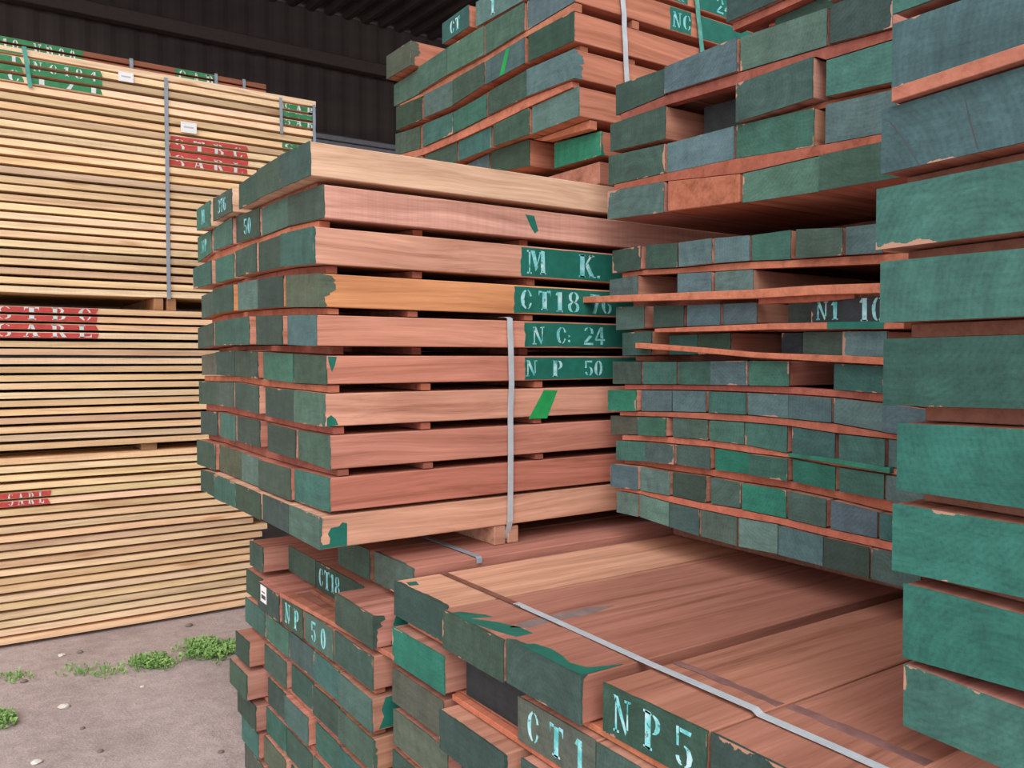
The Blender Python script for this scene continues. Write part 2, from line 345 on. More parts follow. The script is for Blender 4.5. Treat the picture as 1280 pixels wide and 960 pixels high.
REG = {}
def lay_row(stack, group, ri, nrows, T, B, beams, u, length, rng, wood=None, du=.008):
    """T,B: top and bottom edge of the layer along the end plane, as seen, laid onto the plane x=u"""
    n = len(beams); out = []
    for j, b in enumerate(beams):
        xL, xR, tone = b[:3]; ex = b[3] if len(b) > 3 else {}
        ex = dict(ex); uu = u + ex.pop('du', rng.uniform(-du, du)); own = ex.pop('yy', None)
        if own: yTL, yTR, yBL, yBR = own
        else: yTL, yTR, yBL, yBR = interp(T, xL), interp(T, xR), interp(B, xL), interp(B, xR)
        q = [on_u(xL, yTL, u), on_u(xR, yTR, u), on_u(xL, yBL, u), on_u(xR, yBR, u)]
        q = [(p.y, p.z) for p in q]
        bigv = max(q[0][0], q[2][0]); smv = min(q[1][0], q[3][0]); vL = (q[0][0] + q[2][0]) / 2; vR = (q[1][0] + q[3][0]) / 2
        at = lambda a, b, v: a[1] + (b[1] - a[1]) * (v - a[0]) / (b[0] - a[0])
        q = [(vL, at(q[0], q[1], vL)), (vR, at(q[0], q[1], vR)), (vL, at(q[2], q[3], vL)), (vR, at(q[2], q[3], vR))]
        lab = f"{TONE[tone][1]} ended beam, {ORD[j]} from left, {ORD[ri]} layer down, {stack}"
        out.append(beam(q, uu, length, tone, lab, group, rng, wood=ex.pop('wood', wood), **ex))
    return out
def edge_line(L, bs):
    P = []
    for b in bs:
        for x in b[:2]: P.append((x, interp(L, x)))
    return sorted(P)
def spacer_between(stack, B, T, xL, xR, u, depth, label, group, rng, shifts=(), mat=None, tone=(164, 94, 72), minth=.005, nm='wooden_spacer', extra=0, uB=None, uT=None, bB=None, bT=None):
    bm = bmesh.new(); rows = []; uB = uB or u; uT = uT or u
    if bB: B = edge_line(B, bB)
    if bT: T = edge_line(T, bT)
    xs = sorted({round(x, 2) for x in [xL, xR] + [p[0] for p in B] + [p[0] for p in T] if xL <= x <= xR}); n = len(xs)
    fB = sorted((on_u(x, interp(B, x), uB).y, on_u(x, interp(B, x), uB).z) for x in xs + [xL - 8, xR + 8]); fT = sorted((on_u(x, interp(T, x), uT).y, on_u(x, interp(T, x), uT).z) for x in xs + [xL - 8, xR + 8])
    vL = min(on_u(xL, interp(B, xL), uB).y, on_u(xL, interp(T, xL), uT).y); vR = max(on_u(xR, interp(B, xR), uB).y, on_u(xR, interp(T, xR), uT).y)
    ys = sorted({round(v, 4) for v in [vL, vR] + [p[0] for p in fB + fT] if vR <= v <= vL}, reverse=True)
    ys = [v for i, v in enumerate(ys) if i in (0, len(ys) - 1) or ys[i - 1] - v > .002]; n = len(ys)
    for v in ys:
        za, zb = interp(fB, v), interp(fT, v); m_ = (za + zb) / 2; h = max((za - zb) / 2 - .002, .0008); rows.append((v, m_ + h, m_ - h))
    vs = []
    oy, oz = rows[n // 2][0], rows[n // 2][2]
    for y, zt, zb in rows:
        vs.append([bm.verts.new((x, y - oy, z - oz)) for x, z in ((0, zt), (depth, zt), (depth, zb), (0, zb))])
    bm.faces.new(vs[0]); bm.faces.new(vs[-1][::-1])
    for a, b in zip(vs, vs[1:]):
        for k in range(4): bm.faces.new((a[k], a[(k + 1) % 4], b[(k + 1) % 4], b[k]))
    rec = rng.choice([0, .004, .01, .02, .035]) + extra
    o = link(nm, bm, mat or M_STICK, None, (u + rec, oy, oz)); o.color = srgb(*jit(tone, .1, rng)); tag(o, label, 'wooden spacer', group)
    for k, s in enumerate(shifts):
        c = o.copy(); COL.objects.link(c); c.location.x = u + s + rng.uniform(-.015, .015); c['label'] = label.replace('at the painted ends', ['just behind the front spacer', 'near the strap', 'further along'][min(k, 2)])
    return o

# ------------------------------------------------------------------ the setting
bm = bmesh.new(); bmesh.ops.create_grid(bm, x_segments=1, y_segments=1, size=22)
g = link('floor', bm, M_GROUND, None, (2, 6, 0)); g['kind'] = 'structure'
def corrugated(n, L, H, amp, pitch, vert=True):
    bm = bmesh.new(); k = int(L / pitch) * 4; pr = None
    for i in range(k + 1):
        x = -L / 2 + L * i / k; d = amp * (1 if (i % 4) in (1, 2) else 0)
        a = bm.verts.new((x, d, 0)); b = bm.verts.new((x, d, H))
        if pr: bm.faces.new((pr[0], a, b, pr[1]))
        pr = (a, b)
    return bm
o = link('wall_back', corrugated(0, 34, 7, .025, .3), M_SHED, None, (6, 12.5, 0)); o['kind'] = 'structure'
bm = corrugated(0, 34, 9.4, .05, .3)
o = link('ceiling', bm, M_SHED, None, (6, 3.3, 6.2)); o.rotation_euler = (R(-90), 0, 0); o['kind'] = 'structure'
o.rotation_euler = (R(-88), 0, 0); o.location = (6, 3.3, 6.7)
bm = corrugated(0, 18, 7.4, .05, .3)
o = link('ceiling_right', bm, M_SHED, None, (10.0, -3.9, 6.72)); o.rotation_euler = (R(-90), 0, 0); o['kind'] = 'structure'
for i, (z, y) in enumerate([(6.2, 12.3), (5.0, 12.35), (3.9, 12.35)]):
    bm = bmesh.new(); box(bm, (-17, -.08, -.09), (17, .08, .09)); bevel(bm, .01); o = link(f'trim_{i+1}', bm, M_GIRT, None, (6, y, z)); o['kind'] = 'structure'
bm = bmesh.new(); corrug = corrugated(0, 16, 7, .05, .3); bm.free()
o = link('wall_right', corrug, M_SHED, None, (14, 7, 0)); o.rotation_euler = (0, 0, R(90)); o['kind'] = 'structure'

# ------------------------------------------------------------------ A: central strapped stack
rng = random.Random(11)
VA = 2.10
ST_A = 'central stack'; GA = 'green-ended beams of the central stack'
def tex(s, **k): return dict(text=s, **k)
A = [
 dict(c=(389.5, 198), T=[(246, 262), (263, 250), (290, 235), (297, 231), (322, 213), (352, 194), (389.5, 176)], B=[(246, 289), (263, 283), (267, 277), (290, 265), (297, 262), (322, 249), (352, 236), (389.5, 220)],
      b=[(246.5, 263, 't', tex('M')), (267, 290, 'd', tex('376', th=.6)), (297.5, 321.5, 'd'), (322, 351.5, 'd'), (352, 389.5, 'd')], w=(220, 176, 148)),
 dict(c=(402, 250), T=[(248, 297), (268, 286), (293, 271), (325, 259), (357, 245), (402, 229.5)], B=[(248, 329), (268, 314), (293, 305), (325, 295), (357, 282.5), (402, 272.5)],
      b=[(248.5, 265.5, 't', tex('NP')), (269, 292, 't'), (295, 324, 'd', tex('50', th=.6)), (325, 357, 'm'), (357.5, 402, 'd')], w=(212, 152, 136)),
 dict(c=(394, 305), T=[(242, 336), (265, 325), (291, 316), (322, 303), (352, 292.5), (394, 282.5)], B=[(242, 362), (265, 355), (291, 348), (322, 340), (352, 334), (394, 330)],
      b=[(242.5, 265, 't'), (268.5, 291, 't'), (296, 321.5, 'd'), (322, 352, 'd'), (352.5, 394, 't', dict(bleed={0: .012}))], w=(206, 146, 124)),
 dict(c=(397.5, 363), T=[(252, 370), (269, 362.5), (294, 355), (324, 349), (355, 344), (397.5, 341)], B=[(252, 399), (269, 393), (294, 389), (324, 386), (355, 384), (397.5, 384)],
      b=[(252, 268.5, 'm'), (269, 294, 'd'), (299, 323.5, 'p'), (324, 355, 'd'), (355.5, 397.5, 'o', dict(bleed={0: .034}))], w=(212, 140, 92)),
 dict(c=(396, 413), T=[(249, 410), (271, 402), (314, 395), (355, 394), (396, 393)], B=[(249, 436), (271, 432), (314, 431), (355, 431), (396, 433)],
      b=[(249, 268, 'd'), (271, 292, 't'), (292.5, 314, 't'), (322.5, 355, 'd'), (360, 396, 'b')], w=(204, 134, 112)),
 dict(c=(406, 462), T=[(250, 444), (271, 440), (295, 438), (330, 440), (366, 442), (406, 444.5)], B=[(250, 469), (271, 469), (295, 470), (330, 474), (366, 479), (406, 481)],
      b=[(250, 268, 'o'), (271.5, 295, 'd'), (295.5, 324, 'd'), (329, 366, 't'), (366.5, 406, 'd')], w=(196, 124, 104)),
 dict(c=(407.5, 513), T=[(249, 476), (271, 477.5), (294, 477.5), (332, 484), (369, 487.5), (407.5, 492)], B=[(249, 505), (271, 506), (294, 510), (332, 520), (369, 527.5), (407.5, 534)],
      b=[(249, 270.5, 'd'), (271.5, 294, 'm'), (294.5, 324, 'd'), (332.5, 368.5, 'd'), (369, 407.5, 'm')], w=(210, 148, 126)),
 dict(c=(409, 566), T=[(249, 514), (275, 515), (294, 520), (322, 526), (370, 537.5), (409, 544.5)], B=[(249, 542.5), (275, 545.5), (294, 552), (322, 560), (370, 574), (409, 588)],
      b=[(249, 269.5, 'd'), (275, 294, 't'), (294.5, 322, 'd'), (335, 369.5, 'd'), (370, 409, 'm')], w=(192, 124, 106)),
 dict(c=(410, 620), T=[(249, 549), (272, 555), (300, 565), (325, 574), (366, 586), (410, 597.5)], B=[(249, 580), (272, 588), (300, 600), (325, 610), (366, 626), (410, 641)],
      b=[(249, 272, 'd'), (272.5, 300, 'o'), (300.5, 325, 'p'), (325.5, 366, 'd'), (366.5, 410, 't')], w=(186, 112, 94)),
 dict(c=(400, 668), T=[(250, 587), (270, 592), (297, 604), (328, 617), (361, 631), (400, 646)], B=[(250, 613), (270, 623), (297, 635), (328, 650), (361, 667), (400, 688)],
      b=[(250, 268, 'd'), (270, 297, 't'), (297.5, 328, 'd'), (328.5, 361, 'd'), (361.5, 400, 'm', dict(bleed={0: .006}))], w=(208, 152, 128)),
]
A_front = []; A_u = []
for i, r in enumerate(A):
    u = on_v(r['c'][0], r['c'][1], VA).x; A_u.append(u)
    A_front.append(lay_row(ST_A, GA, i, 10, r['T'], r['B'], r['b'], u, 3.35, rng, wood=r['w'] if True else None)[-1])
for i in range(9):
    r, s = A[i], A[i + 1]; xl = max(r['b'][0][0], s['b'][0][0]) + 1; xr = min(r['b'][-1][1], s['b'][-1][1]) - .5
    uu = max(A_u[i], A_u[i + 1])
    spacer_between(ST_A, r['B'], s['T'], xl, xr, uu + .012, .03, f"thin reddish wooden spacer under {ORD[i]} layer of {ST_A}, at the painted ends", 'spacers in the central stack', rng, shifts=(.27, .66, 1.5), uB=A_u[i], uT=A_u[i + 1], bB=r['b'], bT=s['b'])

# painted brands on the long side of A
def side_patch(bm_obj, x0, y0, x1, y1, vplane, text, th=.62, sp=.25, mat=None, rag=.004, rng=rng, letmat=None, xs=None):
    """paint patch on the long face of a beam, right = +u"""
    a = on_v(x0, y0, vplane); b = on_v(x1, y1, vplane); loc = bm_obj.location
    zs = [v.co.z for v in bm_obj.data.vertices if v.co.y < -.0 and True]
    fy = min(v.co.y for v in bm_obj.data.vertices)
    fr = [v.co.z for v in bm_obj.data.vertices if abs(v.co.y - fy) < .004]; z0, z1 = min(fr) + .003, max(fr) - .003
    L = b.x - a.x; n = 12; P = []
    for i in range(n + 1): P.append((a.x + L * i / n, z0 + (rng.uniform(0, rag * .5) if 0 < i < n else 0)))
    for i in range(1, 6): P.append((b.x + rng.uniform(-rag, rag), z0 + (z1 - z0) * i / 6))
    for i in range(n, -1, -1): P.append((a.x + L * i / n, z1 - rng.uniform(0, rag * .5)))
    for i in range(5, 0, -1): P.append((a.x + rng.uniform(-rag, rag), z0 + (z1 - z0) * i / 6))
    yb = fy
    bm = bmesh.new(); flat(bm, [P], lambda x, y, t: (x - loc.x, yb - t, y))
    pt = link('painted_patch', bm, mat or M_GREENP, bm_obj); pt['label'] = 'green painted patch'
    if text:
        H = z1 - z0
        for s, xa, ya, hgt, zoff in text:
            bm = bmesh.new()
            P, tw = text_polys(s, H * hgt, .1); p0 = on_v(xa, ya, vplane)
            P = wobble([[(p0.x + x * 1.28, z0 + H * zoff + y) for x, y in p] for p in P], H * .013, rng)
            flat(bm, P, lambda x, y, t: (x - loc.x, yb - .0008 - t, y))
            tt = link('stencil_lettering', bm, letmat or M_LET, pt); tt['label'] = 'pale blue stencilled ' + s
    return pt
side_patch(A_front[2], 652, 330, 800, 335, VA, [('M', 659, 330, .8, .1), ('K.', 724, 330, .8, .1)])
side_patch(A_front[3], 643, 372, 800, 375, VA, [('C', 651, 372, .74, .15), ('T', 673, 372, .74, .14), ('1', 694, 372, .78, .1), ('8', 710, 372, .8, .1), ('76', 738, 372, .76, .08)])
side_patch(A_front[4], 656, 415, 800, 415, VA, [('N', 666, 415, .72, .1), ('C:', 696, 415, .7, .14), ('24', 730, 415, .76, .1)])
side_patch(A_front[5], 656, 460, 800, 460, VA, [('N', 658, 460, .72, .14), ('P', 691, 460, .76, .1), ('50', 731, 460, .72, .12)])
def side_poly(o, pts, vplane, mat, name, label=None):
    fy = min(v.co.y for v in o.data.vertices); loc = o.location
    P = [(on_v(x, y, vplane).x, on_v(x, y, vplane).z) for x, y in pts]
    bm = bmesh.new(); flat(bm, [P], lambda x, y, t: (x - loc.x, fy - t, y - loc.z)); q = link(name, bm, mat, o)
    if label: q['label'] = label
side_poly(A_front[6], [(661, 523.5), (684, 523), (697, 488), (680, 487.5), (672, 503)], VA, M_LIME, 'paint_slash', 'bright green painted slash')
side_poly(A_front[1], [(657, 268), (668, 270), (673, 288), (669, 292), (664, 284)], VA, M_GREENP, 'paint_smear', 'green paint smear')
side_poly(A_front[9], [(402, 686), (402, 682), (412, 680), (413, 673), (410, 668), (414, 660), (424, 658), (428, 653), (434, 654), (434, 682)], VA, M_GREENP, 'paint_smear', 'green paint smear')
side_poly(A_front[6], [(408.5, 534), (423, 531), (420, 524), (414, 519), (409, 523)], VA, M_GREENP, 'paint_smear', 'green paint smear')
side_poly(A_front[5], [(410, 445.5), (421, 446), (419, 456), (415, 465), (411, 453)], VA, M_GREENP, 'paint_smear', 'green paint smear')

# bands (strapping)
def band(pts, width_axis, width, th, mat, label, group=None, name='strapping_band', parent=None):
    """pts: centreline; width along width_axis ('x' or 'y'); thin strip with real thickness"""
    bm = bmesh.new(); wv_ = Vector((1, 0, 0)) if width_axis == 'x' else (Vector((0, 1, 0)) if width_axis == 'y' else Vector((0, 0, 1))); c0 = Vector(pts[0]); prev = None; n = len(pts)
    for i, p in enumerate(pts):
        p = Vector(p) - c0; t = (Vector(pts[min(i + 1, n - 1)]) - Vector(pts[max(i - 1, 0)])).normalized(); nr = t.cross(wv_).normalized()
        q = [bm.verts.new(p + wv_ * (width / 2) * a + nr * (th / 2) * b) for a, b in ((-1, -1), (1, -1), (1, 1), (-1, 1))]
        if prev:
            for k in range(4): bm.faces.new((prev[k], prev[(k + 1) % 4], q[(k + 1) % 4], q[k]))
        else: bm.faces.new(q)
        prev = q
    bm.faces.new(prev[::-1]); o = link(name, bm, mat, parent, c0)
    if label: tag(o, label, 'strapping band', group)
    return o
su = on_v(638, 398, VA - .01)
zt = su.z; zb = on_v(641, 672, VA - .01).z
pts = [(su.x, VA + .05, zt + .004), (su.x, VA + .005, zt + .004), (su.x, VA - .007, zt), (su.x - .001, VA - .014, zt - .09), (su.x + .004, VA - .011, zt - .2), (su.x + .002, VA - .007, zt - .28), (su.x + .002, VA - .009, zt - .4), (su.x, VA - .009, zb + .05), (su.x - .001, VA + .012, zb - .005), (su.x - .001, VA + .07, zb - .012)]
band(pts, 'x', .019, .0016, M_BAND, 'grey strap running down the long side of the central stack')
# bearers under A
zTopB1 = EYE - .567
zBotA = min(on_v(400, 688, VA).z, on_v(640, 655, VA).z)
for i, (x0, x1) in enumerate(((619, 633), (636, 649))):
    a = on_v(x0, 683, VA + .0).x; b = on_v(x1, 683, VA + .0).x
    ztop = on_v((x0 + x1) / 2, 657, VA).z - .002
    bm = bmesh.new(); box(bm, (0, 0, 0), (b - a, 1.25, ztop - zTopB1)); bevel(bm, .002); o = link('bearer', bm, M_WOOD, None, (a, VA + .004, zTopB1)); o.color = srgb(186, 134, 112)
    tag(o, ['short wooden bearer under the central stack, left one of the strapped pair', 'short wooden bearer under the central stack, right one of the strapped pair'][i], 'bearer', 'bearers under the central stack')
bm = bmesh.new(); box(bm, (0, 0, 0), (.09, 1.25, zBotA - zTopB1 - .006)); bevel(bm, .002); o = link('bearer', bm, M_WOOD, None, (3.3, VA + .004, zTopB1)); o.color = srgb(170, 112, 92)
tag(o, 'wooden bearer under the far end of the central stack', 'bearer')

# ------------------------------------------------------------------ lower stacks (world-measured layers)
def row_world(stack, group, ri, ztop, h, cells, length, rng, far=4.3, **kw):
    out = []; n = len(cells)
    for j, c in enumerate(cells):
        vL, vR, u, tone = c[:4]; ex = dict(c[4]) if len(c) > 4 else {}
        dz = ex.pop('dz', rng.uniform(-.0015, .0015)); tl = rng.uniform(-.002, .002)
        q = [(vL, ztop + dz + tl), (vR, ztop + dz), (vL, ztop - h + tl), (vR, ztop - h)]
        lab = f"{TONE[tone][1]} ended beam, {ORD[j]} from left, {ORD[ri]} layer down, {stack}"
        out.append(beam(q, u, far - u, tone, lab, group, rng, inset=.0015, **ex))
    return out
def stick_world(stack, v0, v1, u, z0, z1, label, group, rng, tone=(170, 100, 80), d=.03):
    bm = bmesh.new(); box(bm, (0, 0, 0), (d, v1 - v0, z1 - z0)); bevel(bm, .0012); o = link('wooden_spacer', bm, M_STICK, None, (u, v0, z0)); o.color = srgb(*jit(tone, .1, rng)); tag(o, label, 'wooden spacer', group); return o
rng = random.Random(5)
H1 = .092; P1 = .1095
Z = lambda k: EYE - .567 - P1 * k
ST1 = 'low stack at left'; G1 = 'green-ended beams of the low stack at left'
def vx(x, u):  # v of image column x on plane u near eye height
    return on_u(x, 800, u).y
L1 = [
 [(2.50, 2.262, 1.03, 'd'), (2.245, 2.0, 1.037, 'm', dict(bleed={1: .01, 0: .01}))],
 [(3.10, 2.945, .93, 'd'), (2.935, 2.67, 1.02, 'd'), (2.665, 2.28, 1.02, 'd', dict(text='CT18-', th=.68, tx=-.055)), (2.262, 2.005, .922, 'd', dict(bleed={0: .03}))],
 [(3.13, 2.94, .925, 'd'), (2.93, 2.70, .905, 'd', dict(paper=True)), (2.69, 2.50, .912, 'd', dict(text='NP', th=.72, sp=.5)), (2.495, 2.27, .918, 'm', dict(text='50', th=.68, sp=.6)), (2.262, 2.004, .92, 'd')],
 [(3.13, 2.90, .92, 't'), (2.89, 2.66, .922, 't'), (2.655, 2.44, .925, 'm'), (2.435, 2.235, .922, 't'), (2.225, 2.0, .915, 'm')],
 [(3.10, 2.94, .875, 'd'), (2.905, 2.68, .92, 'm'), (2.655, 2.46, .93, 'd'), (2.455, 2.245, .925, 'd'), (2.24, 2.002, .92, 'm', dict(bleed={0: .01}))],
 [(3.13, 2.92, .86, 'd'), (2.87, 2.69, .92, 'd'), (2.685, 2.47, .915, 'm'), (2.43, 2.24, .925, 't'), (2.23, 2.0, .92, 't')],
 [(3.12, 2.90, .885, 'd'), (2.89, 2.68, .92, 't'), (2.675, 2.45, .92, 'd'), (2.44, 2.24, .92, 'm'), (2.23, 2.0, .92, 'd')],
 [(3.12, 2.92, .90, 't'), (2.905, 2.68, .915, 'o'), (2.64, 2.45, .92, 'd'), (2.44, 2.22, .92, 'd'), (2.21, 2.0, .92, 'm')],
 [(3.12, 2.90, .91, 'o'), (2.885, 2.68, .915, 'm'), (2.67, 2.45, .92, 'd'), (2.44, 2.22, .92, 'd'), (2.21, 2.0, .92, 'm')],
]
ROWS1 = []
for k, cells in enumerate(L1):
    ROWS1.append(row_world(ST1, G1, k, Z(k), H1, cells, 3.2, rng, far=4.2))
for k in range(1, len(L1)):
    a, b = (2.02, 2.48) if k == 1 else (2.02, 3.08)
    us = {1: 1.06, 2: 1.03}.get(k, .93 + rng.choice([0, .004, .02]))
    if k == 2: stick_world(ST1, 2.0, 2.66, 1.0, Z(k) + .0015, Z(k - 1) - H1 - .0015, f'thin reddish wooden spacer above {ORD[k]} layer of {ST1}', 'spacers in the low left stack', rng)
    else: stick_world(ST1, a, b, us, Z(k) + .0015, Z(k - 1) - H1 - .0015, f'thin reddish wooden spacer above {ORD[k]} layer of {ST1}', 'spacers in the low left stack', rng)
    stick_world(ST1, a, b, 3.6, Z(k) + .0015, Z(k - 1) - H1 - .0015, f'thin wooden spacer at the back, above {ORD[k]} layer of {ST1}', 'spacers in the low left stack', rng)
zl = Z(8) - H1
for uu in (1.3, 3.5):
    bm = bmesh.new(); box(bm, (0, 0, 0), (.1, 1.1, zl - .003)); bevel(bm, .003); o = link('bearer', bm, M_WOOD, None, (uu, 2.02, 0)); o.color = srgb(150, 100, 84)
    tag(o, 'ground bearer carrying the low stack at left', 'bearer', 'ground bearers of the low left stack')
# loose brown spacer lying on the third layer
bm = bmesh.new(); box(bm, (-.019, -.40, 0), (.019, .34, .014)); bevel(bm, .0015); o = link('wooden_spacer', bm, M_STICK, None, (.942, 2.34, Z(2) + .002)); o.color = srgb(176, 106, 84); o.rotation_euler = (0, 0, R(4)); tag(o, 'loose reddish spacer lying on top of the layer stencilled NP 50', 'wooden spacer')
# green paint on the near long side of the left low stack
for k, rr in enumerate(ROWS1):
    if k == 0: continue
    o = rr[-1]; fy = min(v.co.y for v in o.data.vertices); 
    bm = bmesh.new(); x0 = [.03, .05, .1, .02, .06, .03, .04, .05, .04][k]
    flat(bm, [[(x0, -.04), (x0 + .25, -.042), (x0 + .25, .04), (x0 + .02, .041), (x0 + .008, .01), (x0 + .015, -.01)]], lambda x, y, t: (x, fy - t, y)); q = link('painted_patch', bm, M_GREENP, o); q['label'] = 'green paint on the long side'

# B2
ST2 = 'low foreground stack'; G2 = 'green-ended beams of the low foreground stack'
Z2 = lambda k: EYE - .585 - P1 * k
TOPW = [(196, 142, 118), (172, 112, 96), (164, 104, 88), (170, 110, 90), (166, 106, 88)]
L2 = [
 [(1.982, 1.70, .972, 'd', dict(wood=(206, 150, 124), bleed={1: .01})), (1.688, 1.432, .952, 'd', dict(wood=TOPW[1], bleed={1: .006})), (1.43, 1.182, .958, 'd', dict(wood=TOPW[2], bleed={1: .015, 0: .005})), (1.148, .897, .980, 'd', dict(text='NP5', th=.72, sp=.42, wood=TOPW[3], bleed={1: .006})), (.892, .64, .982, 'd', dict(text='0', th=.7, wood=TOPW[4], bleed={1: .005}))],
 [(1.953, 1.68, .952, 'g'), (1.66, 1.41, 1.0, 'k'), (1.402, 1.152, .968, 'o', dict(text='CT1', th=.7, sp=.5)), (1.148, .90, .965, 'm', dict(text='8', th=.7)), (.89, .645, .97, 'd')],
 [(1.96, 1.69, .955, 'o'), (1.66, 1.39, .927, 'd', dict(bleed={1: .004, 0: .01})), (1.365, 1.12, .95, 'd'), (1.11, .88, .95, 'm'), (.87, .64, .95, 'd')],
 [(1.955, 1.67, .955, 'o'), (1.665, 1.40, .99, 'd'), (1.39, 1.13, .95, 'd'), (1.12, .88, .95, 'm'), (.87, .64, .95, 'd')],
 [(1.96, 1.69, .955, 'd'), (1.68, 1.40, .96, 'd'), (1.39, 1.13, .95, 'd'), (1.12, .88, .95, 'm'), (.87, .64, .95, 'd')],
]
for k in range(4): L2.append([(1.96 - .264 * j, 1.96 - .264 * j - .258, .955, rng.choice('dmto')) for j in range(5)])
ROWS2 = []
for k, cells in enumerate(L2):
    ROWS2.append(row_world(ST2, G2, k, Z2(k), H1, cells, 3.2, rng, far=4.2))
for k in range(1, len(L2)):
    us = {1: .985, 2: 1.0, 3: .975}.get(k, .965)
    stick_world(ST2, .66, 1.93, us, Z2(k) + .0022, Z2(k - 1) - H1 - .0022, f'thin reddish wooden spacer above {ORD[k]} layer of {ST2}', 'spacers in the low foreground stack', rng, tone=(186, 104, 78))
    stick_world(ST2, .66, 1.93, 3.6, Z2(k) + .0022, Z2(k - 1) - H1 - .0022, f'thin wooden spacer at the back, above {ORD[k]} layer of {ST2}', 'spacers in the low foreground stack', rng)
# spacer in front of recessed second-layer beam, lying on third layer
bm = bmesh.new(); box(bm, (0, 0, 0), (.02, .70, .014)); bevel(bm, .0012); o = link('wooden_spacer', bm, M_STICK, None, (.972, .98, Z2(2) + .0025)); o.color = srgb(190, 104, 76); tag(o, 'long reddish spacer lying on the third layer, low foreground stack', 'wooden spacer')
zl = Z2(8) - H1
for uu in (1.3, 3.5):
    bm = bmesh.new(); box(bm, (0, 0, 0), (.1, 1.25, zl - .003)); bevel(bm, .003); o = link('bearer', bm, M_WOOD, None, (uu, .68, 0)); o.color = srgb(150, 100, 84)
    tag(o, 'ground bearer carrying the low foreground stack', 'bearer', 'ground bearers of the low foreground stack')
# paint on top faces of B2 and grime marks
def top_poly(o, pts, z, mat, name, label=None):
    loc = o.location; top = max(v.co.z for v in o.data.vertices)
    ys = [v.co.y for v in o.data.vertices]; lo, hi = min(ys) + .003, max(ys) - .003
    P = [(max(.002, on_z(x, y, z).x - loc.x), min(hi, max(lo, on_z(x, y, z).y - loc.y))) for x, y in pts]
    bm = bmesh.new(); flat(bm, [P], lambda x, y, t: (x, y, top - .0002 + t), .0006); q = link(name, bm, mat, o)
    if label: q['label'] = label
zt2 = Z2(0)
b2 = ROWS2[0]
top_poly(b2[1], [(557, 766), (575, 763.5), (606, 767), (616, 770), (588, 772), (620, 776), (650, 783), (672, 793), (650, 797), (625, 789), (590, 778)], zt2, M_GREENP, 'paint_smear', 'green paint over the top edge')
top_poly(b2[2], [(648, 806), (668, 805), (690, 812), (704, 821), (712, 829), (735, 835), (780, 831), (783, 834), (735, 846), (728, 845), (690, 826)], zt2, M_GREENP, 'paint_smear', 'green paint over the top edge')
M_SMEAR = patch_mat('worn_paint', (132, 112, 108), .2, .9)
top_poly(b2[1], [(636, 783), (660, 774), (735, 758), (768, 756), (740, 766), (690, 776), (660, 784)], zt2, M_SMEAR, 'paint_smear', 'worn grey-green smear')
top_poly(b2[0], [(508, 727), (520, 725.5), (524, 730), (512, 731)], zt2, M_GREENP, 'paint_smear', 'green paint fleck')
def vstrip_marks(o, v0, v1, u, w_, name, label, mat):
    loc = o.location; top = max(v.co.z for v in o.data.vertices); n = 10; P = []
    for i in range(n + 1): P.append((u - w_ / 2 + rng.uniform(-.003, .003) - loc.x, v0 + (v1 - v0) * i / n - loc.y))
    for i in range(n, -1, -1): P.append((u + w_ / 2 + rng.uniform(-.003, .003) - loc.x, v0 + (v1 - v0) * i / n - loc.y))
    bm = bmesh.new(); flat(bm, [P], lambda x, y, t: (x, y, top - .0002 + t), .0004); q = link(name, bm, mat, o); q['label'] = label
M_STAIN = patch_mat('old_band_stain', (128, 92, 88), .3, .9)
vstrip_marks(b2[3], .90, 1.143, 1.16, .020, 'band_stain', 'dark stain of an old band', M_STAIN)
vstrip_marks(b2[4], .645, .888, 1.168, .024, 'band_stain', 'dark stain of an old band', M_STAIN)
# long white band across B2's top with rusty far part
z = zt2 + .0035
band([(1.09, .66, z), (1.092, .75, z), (1.09, .885, z + .001), (1.095, .90, z + .004), (1.1, 1.15, z + .001), (1.11, 1.45, z), (1.113, 1.62, z)], 'x', .0175, .0014, M_BAND, 'long white plastic band lying across the low foreground stack')
band([(1.114, 1.58, z - .0018), (1.114, 1.7, z - .0018), (1.113, 1.975, z - .0018), (1.113, 1.99, z - .006)], 'x', .017, .0012, M_RUST, 'rusty brown band continuing the white band beside the bearers')
bm = bmesh.new()
for v_ in (1.59, 1.60, 1.608, 1.06, 1.07, 1.078):
    box(bm, (1.10 - .003, v_, z + .0006), (1.10 + .004, v_ + .002, z + .0018))
q = link('printed_marks', bm, M_INK, bpy.data.objects['strapping_band.001'] if 'strapping_band.001' in bpy.data.objects else None)
if q.parent: q.matrix_parent_inverse = q.parent.matrix_world.inverted(); q.location = tuple(-c for c in q.parent.location)
q.matrix_parent_inverse.identity()
# blue grey band around the top beam of B1
uS = 1.245; zz = Z(0) + .0035
band([(uS, 2.40, zz), (uS, 2.1, zz), (uS, 2.002, zz), (uS, 1.9965, zz - .004), (uS, 1.9965, zz - .018)], 'x', .018, .0014, M_STEEL, 'short grey steel band over the top beam under the central stack')

